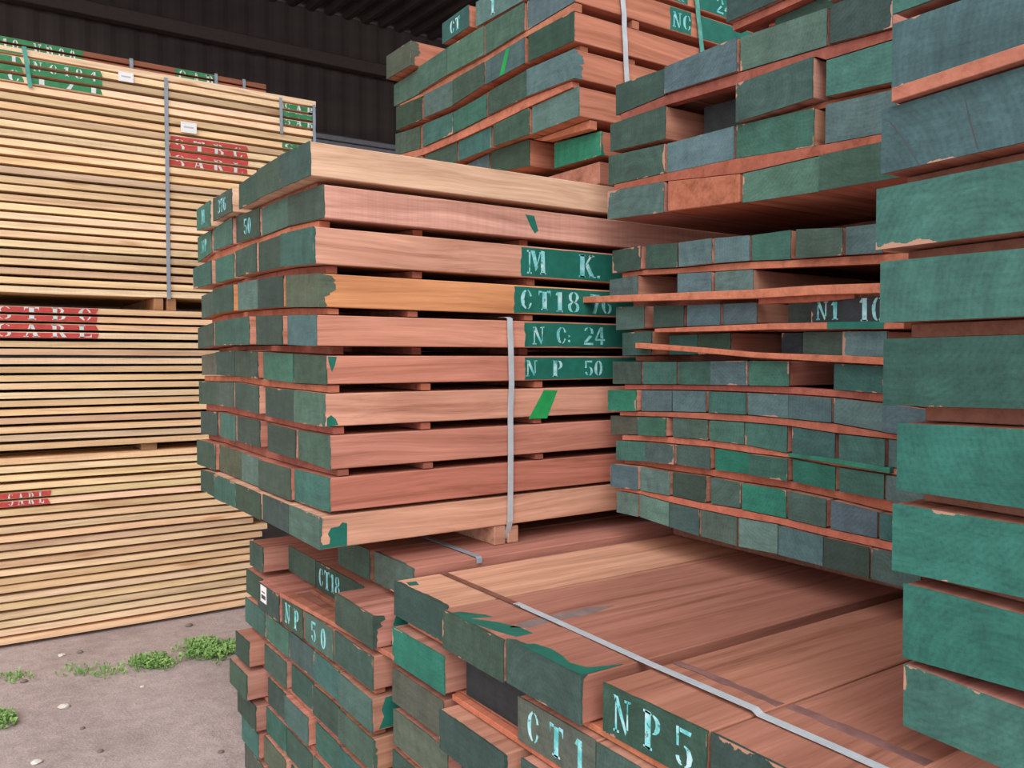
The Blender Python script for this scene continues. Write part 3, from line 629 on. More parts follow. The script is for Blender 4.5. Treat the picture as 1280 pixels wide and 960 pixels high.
# ------------------------------------------------------------------ C: middle right stack
rng = random.Random(21)
STC = 'middle right stack'; GC = 'green-ended beams of the middle right stack'
UC = 1.74
def tr(L, ox, oy, s): return [(ox + x * s, oy + y * s) for x, y in L]
c1 = lambda L: tr(L, 740, 260, .3125)
c2 = lambda L: tr(L, 740, 480, .328125)
X1 = lambda x: 740 + x * .3125
X2 = lambda x: 740 + x * .328125
C = [
 (c1([(88, 172), (218, 148), (355, 138), (490, 120), (632, 108), (790, 86), (1008, 78), (1133, 64), (1300, 45)]), c1([(88, 262), (218, 243), (355, 237), (490, 222), (632, 211), (790, 205), (1008, 190), (1133, 183), (1300, 170)]),
  [(88, 200, 'd'), (218, 345, 'd'), (355, 487, 'b'), (491, 631, 'b'), (633, 790, 't'), (820, 1008, 'd'), (1020, 1170, 'b')], X1),
 (c1([(72, 287), (185, 270), (343, 262), (478, 255), (640, 245), (1150, 225)]), c1([(72, 352), (185, 349), (343, 345), (478, 340), (640, 335), (1150, 318)]),
  [(72, 185, 'b'), (343, 478, 'b'), (488, 640, 'b'), (1160, 1300, 'm')], X1),
 (c1([(97, 396), (210, 391), (370, 390), (655, 377), (1150, 352)]), c1([(97, 489), (210, 482), (370, 474), (655, 462), (1150, 456)]),
  [(97, 210, 'm'), (248, 370, 'd'), (385, 518, 'b'), (520, 655, 'b'), (735, 868, 'k', dict(du=.05)), (871, 1000, 'k', dict(text='N1', th=.8)), (1003, 1250, 'k', dict(text='10', th=.95))], X1),
 (c1([(122, 499), (238, 492), (280, 510), (525, 498), (825, 495), (1160, 492)]), c1([(122, 592), (238, 588), (525, 585), (825, 588), (1160, 596)]),
  [(122, 238, 'd'), (280, 394, 't', dict(du=.03)), (396, 525, 'd', dict(du=.03)), (640, 775, 'k', dict(du=.12)), (825, 998, 'd', dict(du=.02)), (1001, 1180, 'b')], X1),
 (c1([(78, 613), (335, 615), (475, 612), (628, 610), (790, 614), (968, 622), (1165, 631)]), c1([(78, 704), (335, 706), (475, 708), (628, 710), (790, 714), (968, 727), (1165, 743)]),
  [(78, 193, 'd'), (203, 337, 't'), (345, 475, 't'), (478, 627, 'b'), (629, 790, 't'), (968, 1175, 't')], X1),
 (c2([(68, 22), (303, 24), (432, 27), (592, 33), (750, 41), (918, 53), (1108, 74), (1400, 112)]), c2([(68, 102), (303, 105), (432, 108), (592, 117), (750, 131), (918, 148), (1108, 182), (1400, 225)]),
  [(68, 176, 'g'), (188, 303, 'b'), (306, 432, 'b'), (450, 592, 't'), (596, 750, 'b'), (752, 917, 'b'), (919, 1108, 'b'), (1110, 1380, 'b')], X2),
 (c2([(65, 120), (170, 124), (288, 127), (440, 137), (578, 146), (740, 160), (922, 188), (1120, 210)]), c2([(65, 192), (170, 194), (288, 201), (440, 214), (578, 232), (740, 264), (922, 290), (1120, 316)]),
  [(65, 170, 'o'), (181, 288, 't'), (306, 439, 'm'), (447, 578, 't'), (580, 740, 't'), (758, 922, 't'), (945, 1120, 't'), (1124, 1300, 'b')], X2),
 (c2([(92, 215), (205, 220), (318, 231), (448, 243), (600, 266), (752, 284), (925, 316), (1112, 345)]), c2([(92, 290), (205, 296), (318, 307), (448, 326), (600, 346), (752, 371), (925, 408), (1112, 442)]),
  [(92, 205, 't'), (207, 318, 'm'), (320, 447, 'm'), (465, 600, 'g'), (603, 752, 't'), (762, 925, 'g'), (938, 1110, 't'), (1120, 1300, 'b')], X2),
 (c2([(78, 303), (182, 314), (300, 335), (428, 352), (560, 376), (742, 404), (908, 440), (1090, 486), (1200, 510)]), c2([(78, 391), (182, 404), (300, 426), (428, 454), (560, 475), (742, 512), (908, 551), (1090, 588), (1200, 615)]),
  [(78, 182, 'b'), (188, 300, 'p'), (303, 428, 'd'), (447, 560, 'm'), (573, 742, 'g'), (751, 896, 'm'), (912, 1090, 'b'), (1097, 1260, 't')], X2),
 (c2([(100, 406), (182, 420), (295, 452), (412, 478), (552, 508), (708, 535), (886, 580), (1065, 620), (1220, 655)]), c2([(100, 488), (182, 506), (295, 544), (412, 580), (552, 618), (708, 648), (886, 694), (1065, 740), (1220, 782)]),
  [(100, 182, 'p'), (184, 295, 'p'), (298, 412, 'm'), (416, 552, 'm'), (560, 708, 'p'), (716, 886, 'b'), (890, 1065, 'd'), (1070, 1260, 'm')], X2),
]
Ccur = []
for i, (T, B, bs, X) in enumerate(C):
    bb = [(X(b[0]), X(b[1])) + tuple(b[2:]) for b in bs]; Ccur.append((T, B))
    lay_row(STC, GC, i, 10, T, B, bb, UC, 2.6, rng, wood=None)
SPC = 'spacers in the middle right stack'
for i in range(9):
    B, T = C[i][1], C[i + 1][0]; kb = dict(bB=[(C[i][3](b[0]), C[i][3](b[1])) for b in C[i][2]], bT=[(C[i + 1][3](b[0]), C[i + 1][3](b[1])) for b in C[i + 1][2]])
    xl = 775; xr = 1190 if i > 3 else 1150
    if i in (1, 2, 3):
        spacer_between(STC, B, T, xl, xr, UC + .1, .03, f"thin reddish spacer under {ORD[i]} layer of {STC}, at the painted ends", SPC, rng, shifts=(1.5,), extra=.05, **kb)
    else:
        spacer_between(STC, B, T, xl, xr, UC, .03, f"thin reddish spacer under {ORD[i]} layer of {STC}, at the painted ends", SPC, rng, shifts=(1.5,), tone=(178, 100, 78), **kb)
def stick_px(u, pts, label, d=.03, tone=(190, 112, 84), green=None):
    """pts: (x, ytop, ybot) along the stick"""
    bm = bmesh.new(); vs = []; P = [(on_u(x, a, u), on_u(x, b, u)) for x, a, b in pts]; c0 = P[0][0].copy()
    for a, b in P: vs.append([bm.verts.new(q) for q in ((0, a.y - c0.y, a.z - c0.z), (d, a.y - c0.y, a.z - c0.z), (d, a.y - c0.y, b.z - c0.z), (0, a.y - c0.y, b.z - c0.z))])
    bm.faces.new(vs[0]); bm.faces.new(vs[-1][::-1])
    for a, b in zip(vs, vs[1:]):
        for k in range(4): bm.faces.new((a[k], a[(k + 1) % 4], b[(k + 1) % 4], b[k]))
    bevel(bm, .001); o = link('wooden_spacer', bm, M_STICK, None, c0); o.color = srgb(*tone); tag(o, label, 'wooden spacer', None)
    if green:
        bm = bmesh.new(); P = [(on_u(x, a, u), on_u(x, b, u)) for x, a, b in green]
        poly = [(-p[0].y, p[0].z) for p in P] + [(-p[1].y, p[1].z) for p in reversed(P)]
        flat(bm, [poly], lambda x, y, t: (-.0002 - t, -x - c0.y, y - c0.z)); link('painted_patch', bm, M_GREENP, o)['label'] = 'green paint'
    return o
stick_px(UC - .036, [(728, 371, 378.5), (800, 368, 376.5), (940, 362, 373), (1020, 356.5, 368.5), (1110, 353.5, 366)], 'long loose spacer sticking out left past the middle right stack', .034, (190, 112, 84))
stick_px(UC - .01, [(948, 371, 380), (1010, 368.5, 378), (1068, 364, 373)], 'short broken spacer tucked under the long loose spacer', .03, (176, 96, 74))
stick_px(UC - .02, [(818, 411, 415.5), (900, 407, 414), (960, 404.5, 412), (1130, 401, 411)], 'spacer with green painted right part above the fourth layer, middle right stack', .03, (186, 106, 80), green=[(1034, 402.8, 411), (1060, 402.2, 411), (1105, 401.6, 410.6)])
stick_px(UC - .03, [(794, 428.5, 435), (870, 434, 440.5), (940, 440.5, 447), (1112, 447, 456.5)], 'spacer sloping down to the right across the fourth layer, middle right stack', .03, (190, 108, 80))
stick_px(UC - .006, [(985, 566.5, 571), (1040, 573, 579), (1112, 585, 592)], 'narrow green painted spacer among the lower layers, middle right stack', .02, (48, 120, 100))
# bearers under C
zc = min(on_u(773, 639, UC).z, on_u(1130, 740, UC).z)
for uu in (1.98, 3.4):
    bm = bmesh.new(); box(bm, (0, 0, 0), (.09, 1.25, zc - .003 - zt2)); bevel(bm, .003); o = link('bearer', bm, M_WOOD, None, (uu, .72, zt2 + .0015)); o.color = srgb(150, 100, 84)
    tag(o, 'bearer in the dark gap beneath the middle right stack', 'bearer', 'bearers beneath the middle right stack')

# ------------------------------------------------------------------ G: upper right stack
rng = random.Random(31)
STG = 'upper right stack'; GG = 'green-ended beams of the upper right stack'
UG = 1.70
g7 = lambda L: tr(L, 740, 0, .421875); XG = lambda x: 740 + x * .421875
Gr = [
 (g7([(400, 0), (560, -70), (900, -220)]), g7([(400, 72), (560, 2), (900, -150)]), [(405, 560, 'd'), (564, 700, 'm')]),
 (g7([(430, 86), (520, 46), (700, -34), (890, -118)]), g7([(430, 104), (520, 70), (700, 12), (890, -64)]), [(520, 697, 'd', dict(du=.03)), (705, 890, 'd')]),
 (g7([(68, 252), (218, 200), (432, 112), (695, 22), (890, -52), (1100, -120)]), g7([(68, 342), (219, 279), (432, 213), (695, 135), (890, 84), (1100, 20)]),
  [(68, 218, 'd'), (219, 432, 'b', dict(wood=(170, 110, 90), bleed={0: .01, 1: .01})), (438, 695, 'm'), (708, 895, 'd')]),
 (g7([(55, 368), (218, 312), (432, 250), (668, 166), (690, 178), (885, 118), (1100, 50)]), g7([(55, 450), (218, 412), (430, 366), (668, 290), (885, 243), (1100, 185)]),
  [(55, 218, 'd'), (258, 428, 'k', dict(du=.10)), (432, 660, 'd'), (690, 900, 't')]),
 (g7([(47, 462), (215, 425), (415, 372), (655, 316), (895, 262), (1100, 215)]), g7([(47, 550), (218, 512), (415, 470), (655, 432), (895, 388), (1100, 350)]),
  [(47, 215, 'd'), (218, 415, 'b'), (422, 652, 't'), (688, 900, 'b')]),
 (g7([(52, 568), (220, 538), (443, 515), (675, 462), (900, 414), (1100, 370)]), g7([(52, 652), (220, 630), (443, 602), (675, 568), (900, 528), (1100, 500)]),
  [(52, 219, 'b'), (229, 443, 'r', dict(wood=(170, 98, 72))), (446, 675, 'm'), (678, 1000, 'd')]),
]
for i, (T, B, bs) in enumerate(Gr):
    bb = [(XG(b[0]), XG(b[1])) + tuple(b[2:]) for b in bs]
    lay_row(STG, GG, i, 6, T, B, bb, UG, 2.6, rng)
for i in range(2, 5):
    spacer_between(STG, Gr[i][1], Gr[i + 1][0], 768 if i > 2 else 775, 1125, UG + .0, .03, f"reddish spacer under {ORD[i]} layer of {STG}, at the painted ends", 'spacers in the upper right stack', rng, shifts=(1.2,), tone=(150, 82, 62), bB=[(XG(b[0]), XG(b[1])) for b in Gr[i][2]], bT=[(XG(b[0]), XG(b[1])) for b in Gr[i + 1][2]])
spacer_between(STG, Gr[1][1], Gr[2][0], 960, 1110, UG + .03, .03, f"short spacer high in the {STG}", None, rng, tone=(160, 84, 66))
spacer_between(STG, Gr[0][1], Gr[1][0], 915, 1030, UG, .03, f"topmost visible spacer of the {STG}", None, rng, tone=(150, 80, 64))
# bearers between C and G
zC = on_u(900, 300, UC).z
for uu in (2.15, 3.4):
    zlo = max(on_u(x, y, UC).z for x, y in ((770, 313), (985, 288), (1090, 281))) + .003; zhi = min(on_u(762, 275, UG).z, on_u(1120, 223, UG).z) - .003
    bm = bmesh.new(); box(bm, (0, 0, 0), (.09, 1.2, max(.02, zhi - zlo))); bevel(bm, .002); o = link('bearer', bm, M_WOOD, None, (uu, .76, zlo)); o.color = srgb(150, 96, 78)
    tag(o, 'bearer in the dark gap below the upper right stack', 'bearer', 'bearers below the upper right stack')

# ------------------------------------------------------------------ H: stack on top, behind
rng = random.Random(41)
STH = 'rear upper stack'; GH = 'green-ended beams of the stack on top'
VH = 2.12
Hr = [
 dict(c=(717, -20), T=[(491, 72), (522, 52), (555, 30), (588, 6), (654, -34), (717, -78)], B=[(491, 101), (522, 83), (555, 56), (588, 34), (594, 34), (654, 0), (717, -40)],
      b=[(491, 522, 'o', dict(du=-.03, bleed={0: .04})), (555, 588, 't', dict(text='CT', th=.6)), (594, 654, 'b', dict(text='1  ', th=.75)), (657, 717, 'b')]),
 dict(c=(717, -15), T=[(491, 106), (523, 85), (560, 60), (606, 32), (655, 3), (717, -34)], B=[(491, 133), (523, 117), (560, 94), (606, 69), (656, 38), (717, 1)],
      b=[(491, 523, 'm'), (524, 560, 'm'), (560.5, 606, 'm'), (607, 655.5, 'm'), (657.5, 717, 'b')]),
 dict(c=(717, 33), T=[(494, 134), (527, 120), (567, 100), (607, 77), (656, 46), (717, 13)], B=[(494, 163), (527, 149), (567, 132), (607, 106), (656, 79), (717, 51)],
      b=[(494, 526, 'd'), (530, 566.5, 'm'), (567, 606.5, 'd'), (607, 656, 'b', dict(slash=True)), (660, 717, 'd')]),
 dict(c=(720, 79), T=[(493, 167), (526, 157), (567, 140), (608, 117), (660, 87), (720, 61)], B=[(493, 194), (526, 185), (567, 167), (608, 146), (660, 121), (720, 98)],
      b=[(493, 524, 'm'), (529, 566.5, 't'), (567, 608, 't'), (611, 659, 'd'), (660, 720, 'b', dict(bleed={0: .04}))]),
 dict(c=(722.5, 126), T=[(490, 206), (530, 194), (571, 177), (615, 157), (662, 134), (722.5, 107)], B=[(490, 232), (530, 221), (572, 201), (615, 184), (662, 168), (722.5, 145)],
      b=[(494, 528, 'm'), (530, 570, 'd'), (572, 613, 't'), (617, 661.5, 'd'), (664, 722.5, 'b')]),
 dict(c=(734, 176), T=[(494, 245), (533, 229), (575, 210), (616, 190), (664, 174), (676, 176), (734, 160)], B=[(494, 272), (533, 256), (575, 237), (616, 217), (664, 208), (676, 208), (734, 191)],
      b=[(494, 530, 'm'), (533, 572, 'd'), (575, 612, 'b'), (616, 664, 'd'), (676, 734, 'g', dict(bleed={0: .015}, du=.06))]),
]
Hf = []; Hu = []
for i, r in enumerate(Hr):
    u = on_v(r['c'][0], r['c'][1], VH).x; Hu.append(u)
    Hf.append(lay_row(STH, GH, i, 6, r['T'], r['B'], r['b'], u, 2.5, rng, wood=(184, 114, 90))[-1])
for i in range(1, 5):
    r, s = Hr[i], Hr[i + 1]
    spacer_between(STH, r['B'], s['T'], 498, 716 if i < 4 else 732, max(Hu[i], Hu[i + 1]) - .003, .03, f"reddish spacer under {ORD[i]} layer of {STH}, at the painted ends", 'spacers in the stack on top', rng, shifts=(.25, 1.2), tone=(184, 108, 84), uB=Hu[i], uT=Hu[i + 1], bB=r['b'], bT=s['b'])
zA = max(max((o.matrix_basis @ v.co).z for v in o.data.vertices) for o in (A_front[0],))
hb = min((o.location.z + min(v.co.z for v in o.data.vertices)) for o in bpy.data.objects if o.get('group') == GH and 'sixth layer' in o.get('label', ''))
for uu, ww in ((Hu[5] + .06, .5), (3.2, .1)):
    bm = bmesh.new(); box(bm, (0, 0, 0), (ww if ww < .2 else .14, 1.22, max(.03, hb - zA - .004))); bevel(bm, .003); o = link('bearer', bm, M_WOOD, None, (uu, VH + .01, zA + .002)); o.color = srgb(176, 116, 98)
    tag(o, 'brown bearer between the central stack and the stack on top of it', 'bearer', 'bearers below the stack on top')
# H bands and brands on its long side
for x0, x1, mat, lab in ((777, 783.5, M_BAND, 'light grey band down the side of the stack on top'), (867, 879, M_BANDT, 'green painted band down the far side of the stack on top')):
    a = on_v(x0, -30, VH - .006); b = on_v(x1, 100 if x0 < 800 else 68, VH - .006); um = (a.x + b.x) / 2
    n = 9; pts = [(a.x + (b.x - a.x) * i / n, VH - .007 - .004 * math.sin(i * 1.7) ** 2, a.z + (b.z - a.z) * i / n - .04 * i / n) for i in range(n + 1)]
    band(pts, 'x', .02, .0015, mat, lab)
side_patch(Hf[1], 838, 28, 864, 35, VH, [('NC', 841, 30, .66, .16)], rng=rng)
side_patch(Hf[0], 830, 3, 860, 8, VH, [('CT', 832, 5, .7, .05)], rng=rng)
side_patch(Hf[1], 876, 28, 1000, 60, VH, None, rng=rng)
side_patch(Hf[0], 874, 3, 1000, 40, VH, [('24', 896, 12, .6, .1)], rng=rng)

# ------------------------------------------------------------------ D: near right stack
rng = random.Random(51)
STD = 'right edge stack'; GD = 'green-ended beams of the tall right stack'
UD = 1.15
Dd = [
 (1117, (-62, 19), (-125, -40), 'm'),
 (1114, (30, 114), (-28, 62), 'b'),
 (1101, (137, 218), (82, 178), 'b'),
 (1094, (236, 313), (199, 289), 'm'),
 (1101, (327, 404), (310, 396), 'm'),
 (1105, (423, 507), (418, 511.5), 'd'),
 (1122, (528, 612), (536, 636), 'g'),
 (1115, (628, 713), (656, 748), 'g'),
 (1129, (728, 822), (768, 864), 'g'),
 (1131, (828, 906), (884, 970), 'm'),
]
lows = []
DCOL = {'m': (62, 104, 95), 'g': (48, 104, 93), 'b': (66, 92, 95), 'd': (46, 80, 71)}
for i, (xl, (t0, b0), (t1, b1), tone) in enumerate(Dd):
    q = [on_u(xl, t0, UD), on_u(1280, t1, UD), on_u(xl, b0, UD), on_u(1280, b1, UD)]
    vL = (q[0].y + q[2].y) / 2; vR = (q[1].y + q[3].y) / 2; k = (vL - .30 - 0) and (.27 / (vL - vR))
    ext = lambda a, b: a + (b - a) * k
    qq = [(vL, q[0].z), (vL - .27, ext(q[0].z, q[1].z)), (vL, q[2].z), (vL - .27, ext(q[2].z, q[3].z))]
    side = ['topmost', 'second', 'third', 'fourth', 'fifth', 'sixth', 'seventh', 'eighth', 'ninth', 'lowest'][i]
    o = beam(qq, UD + rng.uniform(-.004, .004), 1.9, tone, f"broad {TONE[tone][1]} ended beam, {side} layer of the {STD}", GD, rng)
    for ch in o.children:
        ch.color = srgb(*DCOL[tone])
        if i == 2:
            for pts in ([(1103, 149), (1112, 152), (1132, 178), (1149, 207)], [(1206, 122), (1212, 150), (1222, 186)]):
                ctr = [(on_u(x, y, UD).y - o.location.y, on_u(x, y, UD).z - o.location.z) for x, y in pts]; bm = bmesh.new(); n_ = len(ctr)
                wd = [.0004 + .0009 * math.sin(math.pi * (q_ + .3) / n_) for q_ in range(n_)]
                poly = [(-c[0] + w_, c[1]) for c, w_ in zip(ctr, wd)] + [(-c[0] - w_, c[1]) for c, w_ in zip(reversed(ctr), reversed(wd))]
                flat(bm, [poly], lambda x, y, t: (-.0012 - t * .3, -x, y)); link('crack', bm, M_INK, ch)['label'] = 'dark drying crack'
    lows.append((min(qq[2][1], qq[3][1]), qq))
for i in range(9):
    a, b = lows[i][1], lows[i + 1][1]
    zt_ = min(a[2][1], a[3][1]); zb_ = max(b[0][1], b[1][1])
    vL = min(a[2][0], b[0][0]) - .012; vr = vL - .25
    f = lambda Q, v: Q[0][1] + (Q[1][1] - Q[0][1]) * (v - Q[0][0]) / (Q[1][0] - Q[0][0])
    g_ = lambda Q, v: Q[2][1] + (Q[3][1] - Q[2][1]) * (v - Q[2][0]) / (Q[3][0] - Q[2][0])
    bm = bmesh.new(); u0 = UD - .012 if i == 1 else UD + (.05 if i != 5 else .05); d = .035
    sec = [(vL, g_(a, vL) - .001), (vr, g_(a, vr) - .001), (vr, f(b, vr) + .001), (vL, f(b, vL) + .001)]
    oy, oz = sec[0]
    if i == 5: d = .08
    if i == 1:
        vL = on_u(1120, 120, UD).y; h = .020; sec = [(vL, on_u(1120, 112, UD).z), (vr, on_u(1280, 59, UD).z + (on_u(1280, 59, UD).z - on_u(1120, 112, UD).z) / (on_u(1280, 59, UD).y - vL) * (vr - on_u(1280, 59, UD).y))]; sec += [(vr, sec[1][1] - h), (vL, sec[0][1] - h)]; oy, oz = sec[0]
    prism(bm, [(p[0] - oy, p[1] - oz) for p in sec], 0, d); bevel(bm, .001)
    o = link('wooden_spacer', bm, M_STICK, None, (u0, oy, oz)); o.color = srgb(*((172, 102, 82) if i == 1 else (150, 98, 82)))
    tag(o, ('thick reddish spacer jutting out in the tall stack at the right edge' if i == 1 else f'wooden spacer under {ORD[i]} layer of the {STD}'), 'wooden spacer', None if i == 1 else 'spacers in the tall right stack')
    for s in (1.2,):
        c = o.copy(); COL.objects.link(c); c.location.x = UD + s; c['label'] = f'back spacer under {ORD[i]} layer of the {STD}'
# low stack F under D
STF = 'low stack at far right'
ztF = Z2(0)
zD = min(p[1] for p in lows[-1][1])
for k in range(9):
    row_world(STF, 'beams of the low stack beneath the right stack', k, ztF - P1 * k, H1, [(.60, .34, 1.42, 'd'), (.33, .07, 1.42, 'd')], 2, rng, far=3.2)
    if k: 
        for uu in (1.5, 2.9): stick_world(STF, .09, .58, uu, ztF - P1 * k + .0022, ztF - P1 * (k - 1) - H1 - .0022, f'spacer above {ORD[k]} layer of the {STF}', 'spacers in the low right stack', rng)
for uu in (1.5, 2.8):
    bm = bmesh.new(); box(bm, (0, 0, 0), (.09, .4, max(.01, zD - ztF - .004))); bevel(bm, .002); o = link('bearer', bm, M_WOOD, None, (uu, .17, ztF + .002)); o.color = srgb(140, 92, 76); tag(o, 'bearer beneath the tall stack at the right edge', 'bearer', 'bearers beneath the tall right stack')
    bm = bmesh.new(); zl = ztF - P1 * 8 - H1; box(bm, (0, 0, 0), (.09, .48, zl - .003)); bevel(bm, .002); o = link('bearer', bm, M_WOOD, None, (uu, .1, 0)); o.color = srgb(140, 92, 76); tag(o, 'ground bearer under the low right stack', 'bearer', 'ground bearers of the low right stack')

# ------------------------------------------------------------------ L: pine board piles at left
rng = random.Random(61)
VL = 5.5
PINE = [(226, 196, 158), (220, 188, 148), (230, 202, 166), (208, 176, 142), (224, 188, 146)]
u_left = -2.6
def zpx(x, y): return on_v(x, y, VL).z
bundles = [
 ('top pine bundle', zpx(0, 56), zpx(0, 368), 27, 2.12),
 ('middle pine bundle', zpx(0, 382), zpx(0, 567), 17, 2.05),
 ('bottom pine bundle', zpx(0, 574), zpx(0, 810), 22, 1.72),
]
BOARDS = []
behind = bmesh.new()
for bi, (bn, zt_, zb_, n, uend) in enumerate(bundles):
    p = (zt_ - zb_) / n; L_ = []
    for i in range(n):
        z1 = zt_ - p * i; th = p * .68; dy = rng.uniform(-.012, .012)
        ue = uend + rng.uniform(-.05, .05) - (.35 if bi == 2 and i > 10 else 0) * 0
        bm = bmesh.new(); N = 6; prev = None
        dzs = [rng.uniform(-.003, .003) for _ in range(N + 1)]
        for k in range(N + 1):
            x = (ue - u_left) * k / N; dz = dzs[k]
            q = [bm.verts.new((x, y, zz + dz)) for y, zz in ((0, -th), (0, 0), (.3, 0), (.3, -th))]
            if prev:
                for j in range(4): bm.faces.new((prev[j], prev[(j + 1) % 4], q[(j + 1) % 4], q[j]))
            else: bm.faces.new(q)
            prev = q
        bm.faces.new(prev[::-1])
        o = link('pine_board', bm, M_PINE, None, (u_left, VL + dy, z1)); c = rng.choice(PINE); c = jit(c, .06, rng)
        if rng.random() < .12: c = tuple(q * .9 for q in c)
        o.color = srgb(*c)
        tone = 'pale' if sum(c) > 555 else 'tan'
        tag(o, f"{tone} pine board, {ORD[i]} from the top of the {bn} at left", 'board', f'boards of the {bn}')
        L_.append((o, z1 - th, z1, dy)); box(behind, (u_left, VL + .32, z1 - th), (uend, VL + 1.3, z1))
    BOARDS.append(L_)
o = link('pine_board', behind, M_PINE, None, (0, 0, 0)); o.color = srgb(200, 165, 120); tag(o, 'pine boards stacked behind the front faces of the left piles', 'board', None, 'stuff')
# spacers inside pine bundles: thin strips between boards at intervals (few seen): blocks under bundles
def L_block(x, y, w_, h, d, col, label, zb=None):
    p = on_v(x, y, VL); z = p.z if zb is None else zb
    bm = bmesh.new(); box(bm, (0, 0, 0), (w_, d, h)); bevel(bm, .003); o = link('bearer', bm, M_STICK, None, (p.x, VL + .01, z)); o.color = srgb(*col); tag(o, label, 'bearer', None); return o
g12 = bundles[0][2] + bundles[0][3] * 0
zgap_hi = BOARDS[0][-1][1]; zgap_lo = BOARDS[1][0][2]
for i, (x, lab) in enumerate(((193, 'left block under the strap between the top and middle pine bundles'), (209, 'right block under the strap between the top and middle pine bundles'))):
    L_block(x, 380, .055, zgap_hi - zgap_lo - .004, 1.2, (176, 122, 84), lab, zgap_lo + .002)
for u_ in (-1.9,):
    bm = bmesh.new(); box(bm, (0, 0, 0), (.09, 1.2, zgap_hi - zgap_lo - .004)); o = link('bearer', bm, M_STICK, None, (u_, VL + .01, zgap_lo + .002)); o.color = srgb(160, 112, 80); tag(o, 'bearer between the top and middle pine bundles, out at left', 'bearer')
a_, b_ = BOARDS[1][-1][1], BOARDS[2][0][2]
for u_ in (-1.9, 1.0):
    bm = bmesh.new(); box(bm, (0, 0, 0), (.09, 1.2, max(.01, a_ - b_ - .004))); o = link('bearer', bm, M_STICK, None, (u_, VL + .03, b_ + .002)); o.color = srgb(150, 112, 80); tag(o, 'bearer between the middle and bottom pine bundles', 'bearer', 'bearers between lower pine bundles')
# foot blocks
zl = BOARDS[2][-1][1]
bm = bmesh.new(); box(bm, (0, 0, 0), (.16, .3, max(.012, zl - .004))); bevel(bm, .006); p = on_z(251, 776, 0); o = link('concrete_block', bm, M_CONC, None, (p.x, VL + .05, 0)); tag(o, 'small grey block under the bottom pine bundle', 'block')
# shade skirt is real: the bundles stand on bearers set back
for u_ in (-2.2, -.6, .9):
    bm = bmesh.new(); box(bm, (0, 0, 0), (.12, 1.0, max(.012, zl - .004))); o = link('bearer', bm, M_STICK, None, (u_, VL + .25, 0)); o.color = srgb(110, 84, 66); tag(o, 'ground bearer set back beneath the pine piles', 'bearer', 'ground bearers of the pine piles')

def board_brand(bi, x0, x1, ytop, ybot, mat, lines, label, letmat=None):
    """a painted block with stencilled lines, crossing several boards; x px at pile face"""
    A0 = on_v(x0, (ytop + ybot) / 2, VL); A1 = on_v(x1, (ytop + ybot) / 2, VL); zt_ = on_v((x0 + x1) / 2, ytop, VL).z; zb_ = on_v((x0 + x1) / 2, ybot, VL).z
    W = A1.x - A0.x; n = len(lines); hh = (zt_ - zb_) / max(1, n); P = []
    for i, s in enumerate(lines):
        Q, tw = text_polys(s, hh * .72, .5); k = W * .88 / tw
        P += [[(A0.x + W * .06 + x * k, zt_ - hh * (i + .87) + y) for x, y in p] for p in Q]
    r2 = random.Random(int(x0 * 7 + ytop)); P = wobble(P, hh * .012, r2)
    for o, lo, hi, dy in BOARDS[bi]:
        l, h = max(lo, zb_), min(hi, zt_)
        if h - l < .008: continue
        loc = o.location; fy = -.0004
        l_, h_ = (lo + .002 if l == lo else l), (hi - .002 if h == hi else h)
        bm = bmesh.new(); Pq = [(A0.x + r2.uniform(-.01, .01), l_), (A1.x + r2.uniform(-.012, .012), l_), (A1.x + r2.uniform(-.012, .012), h_), (A0.x + r2.uniform(-.01, .01), h_)]
        flat(bm, [Pq], lambda x, y, t: (x - loc.x, -.0032 - t, y - loc.z), .001); pt = link('painted_patch', bm, mat, o); pt['label'] = label
        cp = clip_band(P, l_, h_)
        if cp:
            bm = bmesh.new(); flat(bm, cp, lambda x, y, t: (x - loc.x, -.0045 - t, y - loc.z), .001); link('stencil_lettering', bm, letmat or M_LETW, pt)['label'] = 'white stencilled letter fragments'
board_brand(0, 212, 309, 176, 216, M_RED, ['STBC', 'SARL'], 'red painted patch')
board_brand(1, -12, 122, 381, 424, M_RED, ['STBC', 'SARL'], 'red painted patch')
board_brand(2, -60, 62, 615, 636, M_RED, ['STBC SARL'], 'red painted patch')
board_brand(0, 36, 126, 82, 114, M_LGREEN, ['NC184', 'T71'], 'green painted patch')
board_brand(0, -20, 27, 62, 103, M_LGREEN, ['NT', 'SC'], 'green painted patch')
board_brand(0, 353, 393, 130, 161, M_LGREEN, ['SAB', 'SAB'], 'green painted patch')
board_brand(0, 354, 392, 180, 192, M_LGREEN, ['SA'], 'green painted patch')
